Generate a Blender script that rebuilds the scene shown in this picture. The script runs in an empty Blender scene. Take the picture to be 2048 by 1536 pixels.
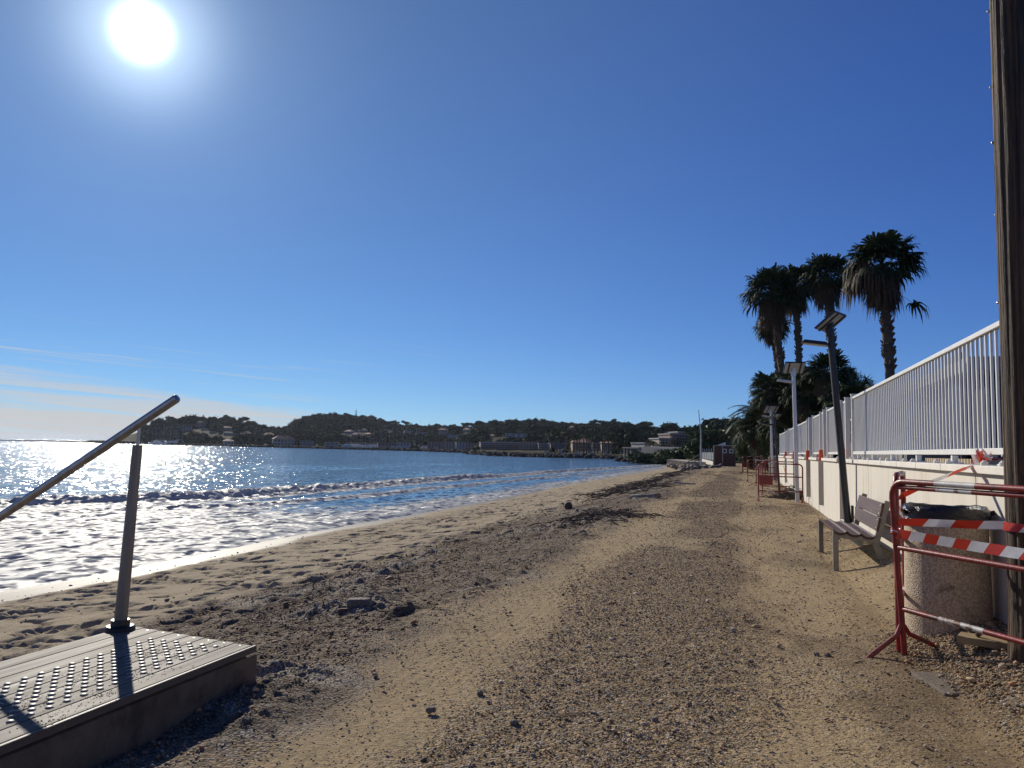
import bpy, bmesh, math, random
import numpy as np
from mathutils import Vector, Matrix

R_ = math.radians
scene = bpy.context.scene
COL = scene.collection
rng = random.Random(7)
nrg = np.random.default_rng(11)

# ------------------------------------------------------------------ camera
F_PX, CAM_H = 1538.0, 1.3
YAW, PITCH, ROLL = R_(16.7), R_(4.85), R_(1.2)
_f = Vector((-math.sin(YAW) * math.cos(PITCH), math.cos(YAW) * math.cos(PITCH), math.sin(PITCH)))
_r0 = Vector((math.cos(YAW), math.sin(YAW), 0))
_u0 = _r0.cross(_f)
_r = _r0 * math.cos(ROLL) + _u0 * math.sin(ROLL)
_u = _u0 * math.cos(ROLL) - _r0 * math.sin(ROLL)
EYE = Vector((0, 0, CAM_H))
cam_d = bpy.data.cameras.new("camera")
cam_d.sensor_width = 36.0
cam_d.lens = 36.0 * F_PX / 2048.0
cam_d.clip_start, cam_d.clip_end = 0.05, 60000.0
cam = bpy.data.objects.new("camera", cam_d)
COL.objects.link(cam)
cam.matrix_world = Matrix(((_r.x, _u.x, -_f.x, 0), (_r.y, _u.y, -_f.y, 0), (_r.z, _u.z, -_f.z, CAM_H), (0, 0, 0, 1)))
scene.camera = cam


def ray(px, py):
    return _f + _r * ((px - 1024) / F_PX) - _u * ((py - 768) / F_PX)


def PY(px, py, y):                       # surveyed photo point at a known distance along the path
    d = ray(px, py)
    return EYE + d * (y / d.y)


def PZ(px, py, z):                       # surveyed photo point at a known height
    d = ray(px, py)
    return EYE + d * ((z - CAM_H) / d.z)


def PR(px, py, r):                       # surveyed photo point at a known horizontal range
    d = ray(px, py)
    return EYE + d * (r / math.hypot(d.x, d.y))


def AZ(px):
    d = ray(px, 880.5 + .0205 * px)
    return math.atan2(d.x, d.y)


# ------------------------------------------------------------------ light
SUN_EL, SUN_AZ = R_(26.2), R_(-43.8)     # azimuth from +Y, towards +X positive
SUN_DIR = Vector((math.sin(SUN_AZ) * math.cos(SUN_EL), math.cos(SUN_AZ) * math.cos(SUN_EL), math.sin(SUN_EL)))
sun_d = bpy.data.lights.new("sun", "SUN")
sun_d.energy = 4.6
sun_d.angle = R_(0.53)
sun_d.color = (1.0, 0.93, 0.80)
sun = bpy.data.objects.new("sun", sun_d)
COL.objects.link(sun)
sun.rotation_euler = (-SUN_DIR).to_track_quat('-Z', 'Y').to_euler()

scene.view_settings.view_transform = 'Standard'
scene.view_settings.look = 'None'
scene.view_settings.gamma = 1
scene.view_settings.exposure = 0.0
scene.cycles.max_bounces = 6
scene.cycles.transparent_max_bounces = 8
scene.cycles.sample_clamp_indirect = 6.0


class NT:
    """small helper for wiring node trees"""
    def __init__(self, tree):
        self.t = tree
        self.n = tree.nodes
        tree.nodes.clear()

    def add(self, kind, **kw):
        nd = self.n.new(kind)
        for k, v in kw.items():
            setattr(nd, k, v)
        return nd

    def set(self, sock, v):
        if isinstance(v, bpy.types.NodeSocket):
            self.t.links.new(v, sock)
        elif v is not None:
            if sock.type == 'RGBA' and len(v) == 3:
                v = (*v, 1)
            sock.default_value = v

    def math(self, op, a, b=None, c=None, clamp=False):
        nd = self.add('ShaderNodeMath', operation=op, use_clamp=clamp)
        for i, v in enumerate((a, b, c)):
            self.set(nd.inputs[i], v)
        return nd.outputs[0]

    def vmath(self, op, a, b=None):
        nd = self.add('ShaderNodeVectorMath', operation=op)
        self.set(nd.inputs[0], a)
        if op == 'SCALE':
            self.set(nd.inputs[3], b)
        else:
            self.set(nd.inputs[1], b)
        return nd.outputs[1] if op in ('DOT_PRODUCT', 'LENGTH') else nd.outputs[0]

    def mix(self, fac, a, b, mode='MIX'):
        nd = self.add('ShaderNodeMix', data_type='RGBA', blend_type=mode, clamp_factor=True)
        self.set(nd.inputs[0], fac)
        self.set(nd.inputs[6], a)
        self.set(nd.inputs[7], b)
        return nd.outputs[2]

    def noise(self, vec, scale, detail=3.0, rough=.55, color=False, dist=0.0):
        nd = self.add('ShaderNodeTexNoise')
        self.set(nd.inputs['Vector'], vec)
        nd.inputs['Scale'].default_value = scale
        nd.inputs['Detail'].default_value = detail
        nd.inputs['Roughness'].default_value = rough
        nd.inputs['Distortion'].default_value = dist
        return nd.outputs['Color' if color else 'Fac']

    def ramp(self, fac, lo, hi):          # smooth 0..1 between lo and hi
        nd = self.add('ShaderNodeMapRange', interpolation_type='SMOOTHSTEP')
        self.set(nd.inputs[0], fac)
        self.set(nd.inputs[1], lo)
        self.set(nd.inputs[2], hi)
        return nd.outputs[0]

    def scale_vec(self, vec, s):
        nd = self.add('ShaderNodeMapping')
        self.set(nd.inputs['Vector'], vec)
        nd.inputs['Scale'].default_value = s
        return nd.outputs[0]

    def coord(self, which='Object'):
        return self.add('ShaderNodeTexCoord').outputs[which]

    def bump(self, height, strength, dist=.02):
        nd = self.add('ShaderNodeBump')
        nd.inputs['Strength'].default_value = strength
        nd.inputs['Distance'].default_value = dist
        self.set(nd.inputs['Height'], height)
        return nd.outputs[0]


# ------------------------------------------------------------------ sky
world = bpy.data.worlds.new("World")
scene.world = world
world.use_nodes = True
w = NT(world.node_tree)
sky = w.add('ShaderNodeTexSky', sky_type='NISHITA')
sky.sun_disc = False
sky.sun_elevation = SUN_EL
sky.sun_rotation = SUN_AZ
sky.air_density, sky.dust_density, sky.ozone_density = 0.7, 0.0, 4.0
gen = w.coord('Generated')
SKY_STRENGTH = 0.10
sdot = w.math('MAXIMUM', w.vmath('DOT_PRODUCT', gen, tuple(SUN_DIR)), 0.0)
sep = w.add('ShaderNodeSeparateXYZ')
w.set(sep.inputs[0], gen)
dx, dy, dz = sep.outputs
az = w.math('MULTIPLY', w.math('ARCTAN2', dx, dy), 57.2958)
el = w.math('MULTIPLY', w.math('ARCSINE', dz), 57.2958)
sc_ = w.add('ShaderNodeSeparateColor')
w.set(sc_.inputs[0], sky.outputs[0])
cc_ = w.add('ShaderNodeCombineColor')
veil = w.math('POWER', sdot, 4.0)
w.set(cc_.inputs[0], w.math('MULTIPLY_ADD', w.math('POWER', sc_.outputs[0], 1.15), .33, w.math('MULTIPLY', veil, .55)))
w.set(cc_.inputs[1], w.math('MULTIPLY_ADD', w.math('POWER', sc_.outputs[1], 1.05), .53, w.math('MULTIPLY', veil, .75)))
w.set(cc_.inputs[2], w.math('MULTIPLY', w.math('POWER', w.math('MULTIPLY', sc_.outputs[2], .1), .80), 8.1))
skyc = cc_.outputs[0]
# thin high cloud low over the sea
cv = w.add('ShaderNodeCombineXYZ')
w.set(cv.inputs[0], w.math('MULTIPLY', az, .10))
w.set(cv.inputs[1], w.math('MULTIPLY', w.math('ADD', el, w.math('MULTIPLY', az, .055)), 1.0))
n1 = w.noise(cv.outputs[0], 1.1, 5, .6)
n2 = w.noise(w.scale_vec(cv.outputs[0], (.55, 2.2, 1)), 1.0, 5, .62, dist=.4)
top = w.math('MULTIPLY_ADD', az, -.125, -1.75)                 # top of the cloud bank: about 4.5 deg at az -50
bank = w.ramp(w.math('SUBTRACT', w.math('ADD', top, w.math('MULTIPLY', w.math('SUBTRACT', n1, .5), 2.2)), el), -.35, .55)
bank = w.math('MULTIPLY', bank, w.math('MULTIPLY_ADD', w.ramp(n2, .34, .58), .62, w.math('MULTIPLY', w.ramp(el, 3.6, .8), .38)))
bank = w.math('MULTIPLY', bank, w.ramp(az, -8.0, -26.0))
streak = w.math('MULTIPLY', w.ramp(n2, .53, .68), w.math('MULTIPLY', w.ramp(el, 7.2, 4.6), w.ramp(az, -27.0, -42.0)))
wisp = w.math('MULTIPLY', w.ramp(n2, .6, .8), w.math('MULTIPLY', w.ramp(el, 11.0, 3.0), w.math('MULTIPLY', w.ramp(az, -14., -24.), .5)))
cl = w.math('MAXIMUM', w.math('MULTIPLY', bank, .92), w.math('MAXIMUM', w.math('MULTIPLY', streak, .8), wisp))
skyc = w.mix(cl, skyc, (6.0, 5.8, 5.7))
bg = w.add('ShaderNodeBackground')
w.set(bg.inputs[0], skyc)
bg.inputs[1].default_value = SKY_STRENGTH
# the bright hazy air round the sun
g = w.math('MULTIPLY', w.math('POWER', sdot, 7000.0), 14.0)
g = w.math('ADD', g, w.math('MULTIPLY', w.math('POWER', sdot, 480.0), .72))
g = w.math('ADD', g, w.math('MULTIPLY', w.math('POWER', sdot, 70.0), .13))
g = w.math('ADD', g, w.math('MULTIPLY', w.math('POWER', sdot, 22.0), .02))
bg2 = w.add('ShaderNodeBackground')
bg2.inputs[0].default_value = (.78, .93, 1.0, 1)
w.set(bg2.inputs[1], g)
ad = w.add('ShaderNodeAddShader')
w.t.links.new(bg.outputs[0], ad.inputs[0])
w.t.links.new(bg2.outputs[0], ad.inputs[1])
wo = w.add('ShaderNodeOutputWorld')
w.t.links.new(ad.outputs[0], wo.inputs[0])


# ------------------------------------------------------------------ noise for terrain
def _hash(ix, iy, seed):
    h = (ix.astype(np.int64) * 374761393 + iy.astype(np.int64) * 668265263 + seed * 974634777) & 0xFFFFFFFF
    h = ((h ^ (h >> 13)) * 1274126177) & 0xFFFFFFFF
    h = h ^ (h >> 16)
    return (h & 0xFFFF).astype(np.float64) / 65535.0


def vnoise(x, y, seed=0):
    x, y = np.broadcast_arrays(np.asarray(x, float), np.asarray(y, float))
    ix, iy = np.floor(x), np.floor(y)
    fx, fy = x - ix, y - iy
    fx, fy = fx * fx * (3 - 2 * fx), fy * fy * (3 - 2 * fy)
    ix, iy = ix.astype(np.int64), iy.astype(np.int64)
    a, b = _hash(ix, iy, seed), _hash(ix + 1, iy, seed)
    c, d = _hash(ix, iy + 1, seed), _hash(ix + 1, iy + 1, seed)
    return (a + (b - a) * fx) * (1 - fy) + (c + (d - c) * fx) * fy


def fbm(x, y, octaves=4, seed=0, gain=.5):
    s, a, t = 0, 1.0, 0
    for i in range(octaves):
        s = s + a * vnoise(np.asarray(x) * 2 ** i + 17.3 * i, np.asarray(y) * 2 ** i - 9.1 * i, seed + i)
        t += a
        a *= gain
    return s / t - .5


def sst(x, a, b):
    t = np.clip((np.asarray(x, float) - a) / (b - a), 0, 1)
    return t * t * (3 - 2 * t)


# ------------------------------------------------------------------ mesh helpers
def link_mesh(name, me, mats, parent=None, smooth=False):
    for m in (mats if isinstance(mats, (list, tuple)) else [mats]):
        me.materials.append(m)
    if smooth:
        me.polygons.foreach_set('use_smooth', np.ones(len(me.polygons), bool))
    o = bpy.data.objects.new(name, me)
    COL.objects.link(o)
    o.parent = parent
    return o


def np_mesh(name, V, Fc, mats, parent=None, smooth=False, col=None, midx=None):
    me = bpy.data.meshes.new(name)
    V = np.asarray(V, np.float32)
    Fc = np.asarray(Fc, np.int32)
    k = Fc.shape[1]
    me.vertices.add(len(V))
    me.vertices.foreach_set('co', V.ravel())
    me.loops.add(Fc.size)
    me.loops.foreach_set('vertex_index', Fc.ravel())
    me.polygons.add(len(Fc))
    me.polygons.foreach_set('loop_start', np.arange(0, Fc.size, k, dtype=np.int32))
    if midx is not None:
        me.polygons.foreach_set('material_index', np.asarray(midx, np.int32))
    me.update(calc_edges=True)
    if col is not None:
        for nm, c in col.items():
            c = np.asarray(c, np.float32)
            if c.ndim == 2:
                a = me.attributes.new(nm, 'FLOAT_COLOR', 'POINT')
                a.data.foreach_set('color', np.hstack([c, np.ones((len(c), 1), np.float32)]).ravel())
            else:
                a = me.attributes.new(nm, 'FLOAT', 'POINT')
                a.data.foreach_set('value', c)
    return link_mesh(name, me, mats, parent, smooth)


def grid_faces(nr, nc):
    i = np.arange((nr - 1) * (nc - 1))
    r, c = i // (nc - 1), i % (nc - 1)
    a = r * nc + c
    return np.stack([a, a + 1, a + nc + 1, a + nc], 1)


ICO_V = []
ph = (1 + 5 ** .5) / 2
for a in (-1, 1):
    for b in (-ph, ph):
        ICO_V += [(a, b, 0), (0, a, b), (b, 0, a)]
ICO_V = np.array(ICO_V) / math.sqrt(1 + ph * ph)
_bm = bmesh.new()
for v in ICO_V:
    _bm.verts.new(v)
bmesh.ops.convex_hull(_bm, input=_bm.verts)
_bm.verts.ensure_lookup_table()
_bm.verts.index_update()
ICO_F = np.array([[v.index for v in f.verts] for f in _bm.faces])
ICO_V = np.array([v.co[:] for v in _bm.verts])
_bm.free()


class MB:
    """collects shapes into ONE mesh"""
    def __init__(self):
        self.v, self.f, self.m = [], [], []

    def _add(self, vs, fs, mi):
        b = len(self.v)
        self.v.extend([tuple(p) for p in vs])
        self.f.extend([tuple(b + i for i in q) for q in fs])
        self.m.extend([mi] * len(fs))

    def box(self, c, s, rot=None, mi=0, taper=1.0):
        c = Vector(c)
        M = rot.to_3x3() if isinstance(rot, Matrix) else (Matrix.Rotation(rot, 3, 'Z') if rot else Matrix.Identity(3))
        vs = []
        for z in (-1, 1):
            k = taper if z > 0 else 1.0
            for x, y in ((-1, -1), (1, -1), (1, 1), (-1, 1)):
                vs.append(c + M @ Vector((x * s[0] / 2 * k, y * s[1] / 2 * k, z * s[2] / 2)))
        self._add(vs, [(3, 2, 1, 0), (4, 5, 6, 7), (0, 1, 5, 4), (1, 2, 6, 5), (2, 3, 7, 6), (3, 0, 4, 7)], mi)
        return self

    def beam(self, p, q, wdt, hgt, up=(0, 0, 1), mi=0):
        p, q = Vector(p), Vector(q)
        d = (q - p).normalized()
        s = d.cross(Vector(up))
        if s.length < 1e-4:
            s = d.cross(Vector((1, 0, 0)))
        s.normalize()
        n = s.cross(d)
        vs = [e + s * (a * wdt / 2) + n * (b * hgt / 2) for e in (p, q) for a, b in ((-1, -1), (1, -1), (1, 1), (-1, 1))]
        self._add(vs, [(0, 1, 2, 3), (7, 6, 5, 4), (0, 4, 5, 1), (1, 5, 6, 2), (2, 6, 7, 3), (3, 7, 4, 0)], mi)
        return self

    def tube(self, pts, rad, n=10, mi=0, caps=True, closed=False):
        pts = [Vector(p) for p in pts]
        rads = rad if isinstance(rad, (list, tuple)) else [rad] * len(pts)
        prev = None
        rings = []
        for i, p in enumerate(pts):
            a = pts[max(i - 1, 0)]
            b = pts[min(i + 1, len(pts) - 1)]
            d = (b - a).normalized()
            if prev is None:
                s = d.cross(Vector((0, 0, 1)))
                if s.length < 1e-3:
                    s = Vector((1, 0, 0))
            else:
                s = prev - d * prev.dot(d)
            s.normalize()
            prev = s
            t = d.cross(s)
            rings.append([p + (s * math.cos(2 * math.pi * k / n) + t * math.sin(2 * math.pi * k / n)) * rads[i] for k in range(n)])
        vs = [v for r in rings for v in r]
        fs = []
        for i in range(len(rings) - 1):
            for k in range(n):
                fs.append((i * n + k, i * n + (k + 1) % n, (i + 1) * n + (k + 1) % n, (i + 1) * n + k))
        if caps:
            fs.append(tuple(reversed(range(n))))
            fs.append(tuple(range((len(rings) - 1) * n, len(rings) * n)))
        self._add(vs, fs, mi)
        return self

    def lathe(self, prof, c=(0, 0, 0), n=32, mi=0, wob=0.0, seed=0, cap=True):
        c = Vector(c)
        rr = random.Random(seed)
        vs, fs = [], []
        ph = [rr.uniform(0, 6.28) for _ in range(4)]
        for j, (r, z) in enumerate(prof):
            for k in range(n):
                a = 2 * math.pi * k / n
                q = 1 + wob * (math.sin(3 * a + ph[0] + j) + math.sin(7 * a + ph[1] - j * .7) * .6)
                vs.append(c + Vector((math.cos(a) * r * q, math.sin(a) * r * q, z)))
        for j in range(len(prof) - 1):
            for k in range(n):
                fs.append((j * n + k, j * n + (k + 1) % n, (j + 1) * n + (k + 1) % n, (j + 1) * n + k))
        if cap:
            fs.append(tuple(reversed(range(n))))
            fs.append(tuple(range((len(prof) - 1) * n, len(prof) * n)))
        self._add(vs, fs, mi)
        return self

    def face(self, vs, mi=0):
        self._add(vs, [tuple(range(len(vs)))], mi)
        return self

    def prism(self, poly, ext, mi=0):
        """closed polygon (3D points) swept along ext"""
        ext = Vector(ext)
        a = [Vector(p) for p in poly]
        b = [p + ext for p in a]
        n = len(a)
        self._add(a + b, [tuple(reversed(range(n))), tuple(range(n, 2 * n))] + [(i, (i + 1) % n, n + (i + 1) % n, n + i) for i in range(n)], mi)
        return self

    def build(self, name, mats, parent=None, smooth=False, bevel=0.0, seg=2, fix=True):
        me = bpy.data.meshes.new(name)
        me.from_pydata(self.v, [], self.f)
        me.polygons.foreach_set('material_index', np.array(self.m, np.int32))
        if fix:
            bm = bmesh.new()
            bm.from_mesh(me)
            bmesh.ops.recalc_face_normals(bm, faces=bm.faces)
            bm.to_mesh(me)
            bm.free()
        o = link_mesh(name, me, mats, parent, smooth)
        if smooth:
            try:
                me.set_sharp_from_angle(angle=R_(38))
            except Exception:
                pass
        if bevel:
            b = o.modifiers.new('edge', 'BEVEL')
            b.width, b.segments, b.limit_method, b.angle_limit = bevel, seg, 'ANGLE', R_(40)
        return o


def tag(o, label, cat, group=None):
    o['label'] = label
    o['category'] = cat
    if group:
        o['group'] = group
    return o


def setting(o, kind='structure'):
    o['kind'] = kind
    return o


def thing(name, label, cat, loc=(0, 0, 0), rz=0.0, group=None):
    o = bpy.data.objects.new(name, None)
    COL.objects.link(o)
    o.empty_display_size = .2
    o.location = loc
    o.rotation_euler = (0, 0, rz)
    return tag(o, label, cat, group)


def dup(root, loc, rz=0.0, sc=1.0, label=None, group=None):
    r = root.copy()
    COL.objects.link(r)
    r.location = loc
    r.rotation_euler = (0, 0, rz)
    r.scale = (sc, sc, sc) if not isinstance(sc, (tuple, list)) else sc
    if label:
        r['label'] = label
    if group:
        r['group'] = group
    for ch in list(root.children):
        c = ch.copy()
        COL.objects.link(c)
        c.parent = r
        for g_ in ch.children:
            d = g_.copy()
            COL.objects.link(d)
            d.parent = c
    return r


# ------------------------------------------------------------------ materials
MATS = {}


def mat(name, c1, c2=None, scale=6.0, rough=.7, metal=0.0, bump=0.0, bscale=30.0, bdist=.01, stretch=(1, 1, 1), c3=None, c3scale=2.0, c3lo=.6, c3hi=.7, spec=.5, detail=4, trans=0.0, two=False, rvar=.0):
    if name in MATS:
        return MATS[name]
    m = bpy.data.materials.new(name)
    m.use_nodes = True
    t = NT(m.node_tree)
    co = t.scale_vec(t.coord('Object'), stretch)
    nz = t.noise(co, scale, detail, .6)
    base = t.mix(t.ramp(nz, .3, .7), c1, c2 or tuple(x * .8 for x in c1))
    if c3:
        base = t.mix(t.ramp(t.noise(co, c3scale, 5, .65), c3lo, c3hi), base, c3)
    p = t.add('ShaderNodeBsdfPrincipled')
    t.set(p.inputs['Base Color'], base)
    if rvar:
        t.set(p.inputs['Roughness'], t.math('ADD', rough - rvar / 2, t.math('MULTIPLY', t.noise(co, scale * 2.3, 3), rvar)))
    else:
        p.inputs['Roughness'].default_value = rough
    p.inputs['Metallic'].default_value = metal
    p.inputs['Specular IOR Level'].default_value = spec
    if bump:
        t.set(p.inputs['Normal'], t.bump(t.noise(co, bscale, 4, .6), bump, bdist))
    out = t.add('ShaderNodeOutputMaterial')
    sh = p.outputs[0]
    if trans:
        tr = t.add('ShaderNodeBsdfTranslucent')
        t.set(tr.inputs[0], base)
        mx = t.add('ShaderNodeMixShader')
        mx.inputs[0].default_value = trans
        t.t.links.new(sh, mx.inputs[1])
        t.t.links.new(tr.outputs[0], mx.inputs[2])
        sh = mx.outputs[0]
    t.t.links.new(sh, out.inputs[0])
    MATS[name] = m
    return m


def ground_mat():
    m = bpy.data.materials.new('sand_and_gravel')
    m.use_nodes = True
    t = NT(m.node_tree)
    at = t.add('ShaderNodeAttribute', attribute_name='Col')
    wet = t.add('ShaderNodeAttribute', attribute_name='wet')
    grv = t.add('ShaderNodeAttribute', attribute_name='grav').outputs['Fac']
    co = t.coord('Object')
    warp = t.vmath('ADD', co, t.vmath('SCALE', t.vmath('SUBTRACT', t.noise(co, 45., 2, .6, color=True), (.5, .5, .5)), .018))
    fine = t.noise(co, 220., 3, .7)
    mid = t.noise(co, 32., 5, .65)
    big = t.noise(co, 1.7, 4, .55)
    cells = []
    for sc in (58., 125.):
        v = t.add('ShaderNodeTexVoronoi')
        v.inputs['Scale'].default_value = sc
        v.inputs['Randomness'].default_value = 1.0
        t.set(v.inputs['Vector'], warp)
        sp = t.add('ShaderNodeSeparateColor')
        t.set(sp.inputs[0], v.outputs['Color'])
        cells.append((v.outputs['Distance'], sp.outputs[0], sp.outputs[1]))
    k = t.math('MULTIPLY', t.math('MULTIPLY_ADD', fine, .9, .55), t.math('MULTIPLY', t.math('MULTIPLY_ADD', mid, 1.1, .45), t.math('MULTIPLY_ADD', big, .4, .8)))
    ck = t.math('MULTIPLY_ADD', cells[0][1], .95, .62)
    ck = t.math('MULTIPLY', ck, t.math('MULTIPLY_ADD', cells[1][1], .5, .7))
    ck = t.math('MULTIPLY', ck, t.math('MULTIPLY_ADD', t.ramp(cells[0][0], .75, .35), .40, .70))
    k = t.math('MULTIPLY', k, t.math('MULTIPLY_ADD', t.math('SUBTRACT', ck, 1.0), grv, 1.0))
    gv = t.add('ShaderNodeCombineColor')
    t.set(gv.inputs[0], k); t.set(gv.inputs[1], k); t.set(gv.inputs[2], k)
    base = t.mix(1.0, at.outputs['Color'], gv.outputs[0], 'MULTIPLY')
    gray = t.add('ShaderNodeHueSaturation')
    gray.inputs['Saturation'].default_value = .25
    t.set(gray.inputs['Color'], base)
    base = t.mix(t.math('MULTIPLY', t.math('MULTIPLY', t.ramp(cells[0][2], .62, .85), grv), .6), base, gray.outputs[0])
    p = t.add('ShaderNodeBsdfPrincipled')
    t.set(p.inputs['Base Color'], base)
    t.set(p.inputs['Roughness'], t.math('MULTIPLY_ADD', wet.outputs['Fac'], -.40, .92))
    t.set(p.inputs['Specular IOR Level'], t.math('MULTIPLY_ADD', wet.outputs['Fac'], -.015, .10))
    h = t.math('ADD', t.math('MULTIPLY', fine, .35), mid)
    peb = t.math('ADD', t.math('MULTIPLY', cells[0][0], -1.5), t.math('MULTIPLY', cells[1][0], -.6))
    h = t.math('ADD', h, t.math('MULTIPLY', peb, grv))
    nb = t.add('ShaderNodeBump')
    nb.inputs['Distance'].default_value = .013
    t.set(nb.inputs['Strength'], t.math('MULTIPLY_ADD', wet.outputs['Fac'], -.85, .95))
    t.set(nb.inputs['Height'], h)
    t.set(p.inputs['Normal'], nb.outputs[0])
    t.t.links.new(p.outputs[0], t.add('ShaderNodeOutputMaterial').inputs[0])
    return m


def attr_mat(name, rough=.8, bump=.5, bscale=120., bdist=.004, attr='Col', spec=.3):
    m = bpy.data.materials.new(name)
    m.use_nodes = True
    t = NT(m.node_tree)
    at = t.add('ShaderNodeAttribute', attribute_name=attr)
    co = t.coord('Object')
    nz = t.noise(co, bscale, 4, .6)
    k = t.math('MULTIPLY_ADD', nz, .8, .6)
    gv = t.add('ShaderNodeCombineColor')
    for i in range(3):
        t.set(gv.inputs[i], k)
    p = t.add('ShaderNodeBsdfPrincipled')
    t.set(p.inputs['Base Color'], t.mix(1.0, at.outputs['Color'], gv.outputs[0], 'MULTIPLY'))
    p.inputs['Roughness'].default_value = rough
    p.inputs['Specular IOR Level'].default_value = spec
    if bump:
        t.set(p.inputs['Normal'], t.bump(nz, bump, bdist))
    t.t.links.new(p.outputs[0], t.add('ShaderNodeOutputMaterial').inputs[0])
    return m


def sea_mat():
    m = bpy.data.materials.new('sea_water')
    m.use_nodes = True
    t = NT(m.node_tree)
    co = t.coord('Object')
    foam = t.add('ShaderNodeAttribute', attribute_name='foam').outputs['Fac']
    calm = t.add('ShaderNodeAttribute', attribute_name='calm').outputs['Fac']
    # facet slopes: two noise fields whose colours are the slopes of the ripples
    s1 = t.vmath('SUBTRACT', t.noise(t.scale_vec(co, (1.0, .55, 1)), 1.3, 3, .6, color=True), (.5, .5, .5))
    s2 = t.vmath('SUBTRACT', t.noise(t.scale_vec(co, (1.0, .7, 1)), 3.6, 1.5, .55, color=True), (.5, .5, .5))
    sl = t.vmath('ADD', t.vmath('SCALE', s1, .8), t.vmath('SCALE', s2, 1.35))
    sl = t.vmath('SCALE', sl, t.math('MULTIPLY_ADD', calm, -.8, 1.0))
    sl = t.vmath('MULTIPLY', sl, (1, 1, 0))
    geo = t.add('ShaderNodeNewGeometry')
    nrm = t.vmath('NORMALIZE', t.vmath('ADD', geo.outputs['Normal'], sl))
    p = t.add('ShaderNodeBsdfPrincipled')
    big = t.noise(t.scale_vec(co, (1, .35, 1)), .06, 3, .5)
    t.set(p.inputs['Base Color'], t.mix(t.ramp(big, .35, .65), (.055, .105, .150), (.075, .130, .175)))
    p.inputs['Roughness'].default_value = .095
    p.inputs['IOR'].default_value = 1.33
    t.set(p.inputs['Normal'], nrm)
    # foam lace
    f1 = t.noise(t.scale_vec(co, (1.0, .40, 1)), 2.3, 6, .66, dist=.5)
    f2 = t.noise(co, 14.0, 4, .7)
    fm = t.math('ADD', t.math('MULTIPLY', f1, .75), t.math('MULTIPLY', f2, .25))
    fac = t.ramp(t.math('ADD', fm, t.math('SUBTRACT', foam, .5)), .44, .60)
    fac = t.math('MULTIPLY', fac, t.ramp(foam, .02, .12))
    fb = t.add('ShaderNodeBsdfPrincipled')
    fb.inputs['Base Color'].default_value = (.80, .83, .85, 1)
    fb.inputs['Roughness'].default_value = .5
    fb.inputs['IOR'].default_value = 1.33
    t.set(fb.inputs['Normal'], t.vmath('NORMALIZE', t.vmath('ADD', geo.outputs['Normal'], t.vmath('SCALE', t.vmath('MULTIPLY', s2, (1, 1, 0)), 2.6))))
    ft = t.add('ShaderNodeBsdfTranslucent')
    ft.inputs[0].default_value = (.8, .84, .87, 1)
    fmx = t.add('ShaderNodeMixShader')
    fmx.inputs[0].default_value = .6
    t.t.links.new(fb.outputs[0], fmx.inputs[1])
    t.t.links.new(ft.outputs[0], fmx.inputs[2])
    mx = t.add('ShaderNodeMixShader')
    t.set(mx.inputs[0], fac)
    t.t.links.new(p.outputs[0], mx.inputs[1])
    t.t.links.new(fmx.outputs[0], mx.inputs[2])
    t.t.links.new(mx.outputs[0], t.add('ShaderNodeOutputMaterial').inputs[0])
    return m


M_ground = ground_mat()
M_sea = sea_mat()
M_stone = attr_mat('gravel_stone', .85)
M_steel = mat('brushed_steel', (.52, .50, .47), (.38, .36, .33), 20, .38, .9, .15, 120, .002, stretch=(1, 1, .1), rvar=.2)
M_post = mat('weathered_post', (.34, .28, .21), (.24, .195, .145), 14, .5, .3, .2, 80, .002, stretch=(1, 1, .15))
M_deck = mat('weathered_deck', (.17, .14, .115), (.11, .09, .072), 9, .66, 0, .7, 60, .004, stretch=(1, .06, 1), c3=(.22, .185, .145), c3scale=5, spec=.16, rvar=.25)
M_conc = mat('rough_concrete', (.34, .29, .22), (.24, .20, .15), 7, .9, 0, .5, 60, .006, c3=(.15, .12, .09), c3scale=3)
M_white = mat('white_paint', (.74, .72, .67), (.68, .66, .61), 8, .42, 0, .05, 50, .002)
M_wallm = mat('cream_render', (.66, .615, .53), (.61, .56, .47), 4, .88, 0, .3, 90, .003, stretch=(1, 1, .22), c3=(.47, .40, .30), c3scale=2.6, c3lo=.56, c3hi=.80)
M_cap = mat('pale_coping', (.74, .70, .62), (.66, .61, .53), 6, .75, 0, .2, 60, .003)
M_joint = mat('dark_joint', (.06, .055, .05), None, 10, .9)
M_red = mat('red_barrier_paint', (.27, .020, .018), (.17, .014, .013), 14, .42, 0, .4, 60, .003, c3=(.085, .035, .022), c3scale=9, c3lo=.54, c3hi=.64)
M_wred = mat('white_barrier_band', (.62, .60, .56), (.45, .43, .40), 16, .5, 0, .4, 50, .003, c3=(.14, .06, .04), c3scale=12, c3lo=.54, c3hi=.62)
M_tape_r = mat('tape_red', (.62, .045, .02), None, 10, .28, 0, .25, 12, .01, trans=.25)
M_tape_w = mat('tape_white', (.76, .74, .74), None, 10, .28, 0, .25, 12, .01, trans=.25)
M_bench_w = mat('bench_board', (.10, .048, .038), (.062, .030, .024), 9, .5, 0, .3, 50, .002, stretch=(1, .06, 1), c3=(.14, .08, .065), c3scale=4, spec=.3)
M_bench_m = mat('bench_steel', (.26, .24, .20), (.20, .18, .155), 12, .5, .3, .1, 80, .002)
M_black = mat('black_plastic', (.012, .012, .014), (.02, .02, .022), 6, .25, 0, .9, 14, .02, stretch=(1, 1, 2.6))
M_darkpole = mat('dark_pole_paint', (.045, .045, .046), (.03, .03, .032), 12, .5, .2, .2, 60, .002, stretch=(1, 1, .12), c3=(.30, .28, .25), c3scale=6, c3lo=.66, c3hi=.72)
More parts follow.
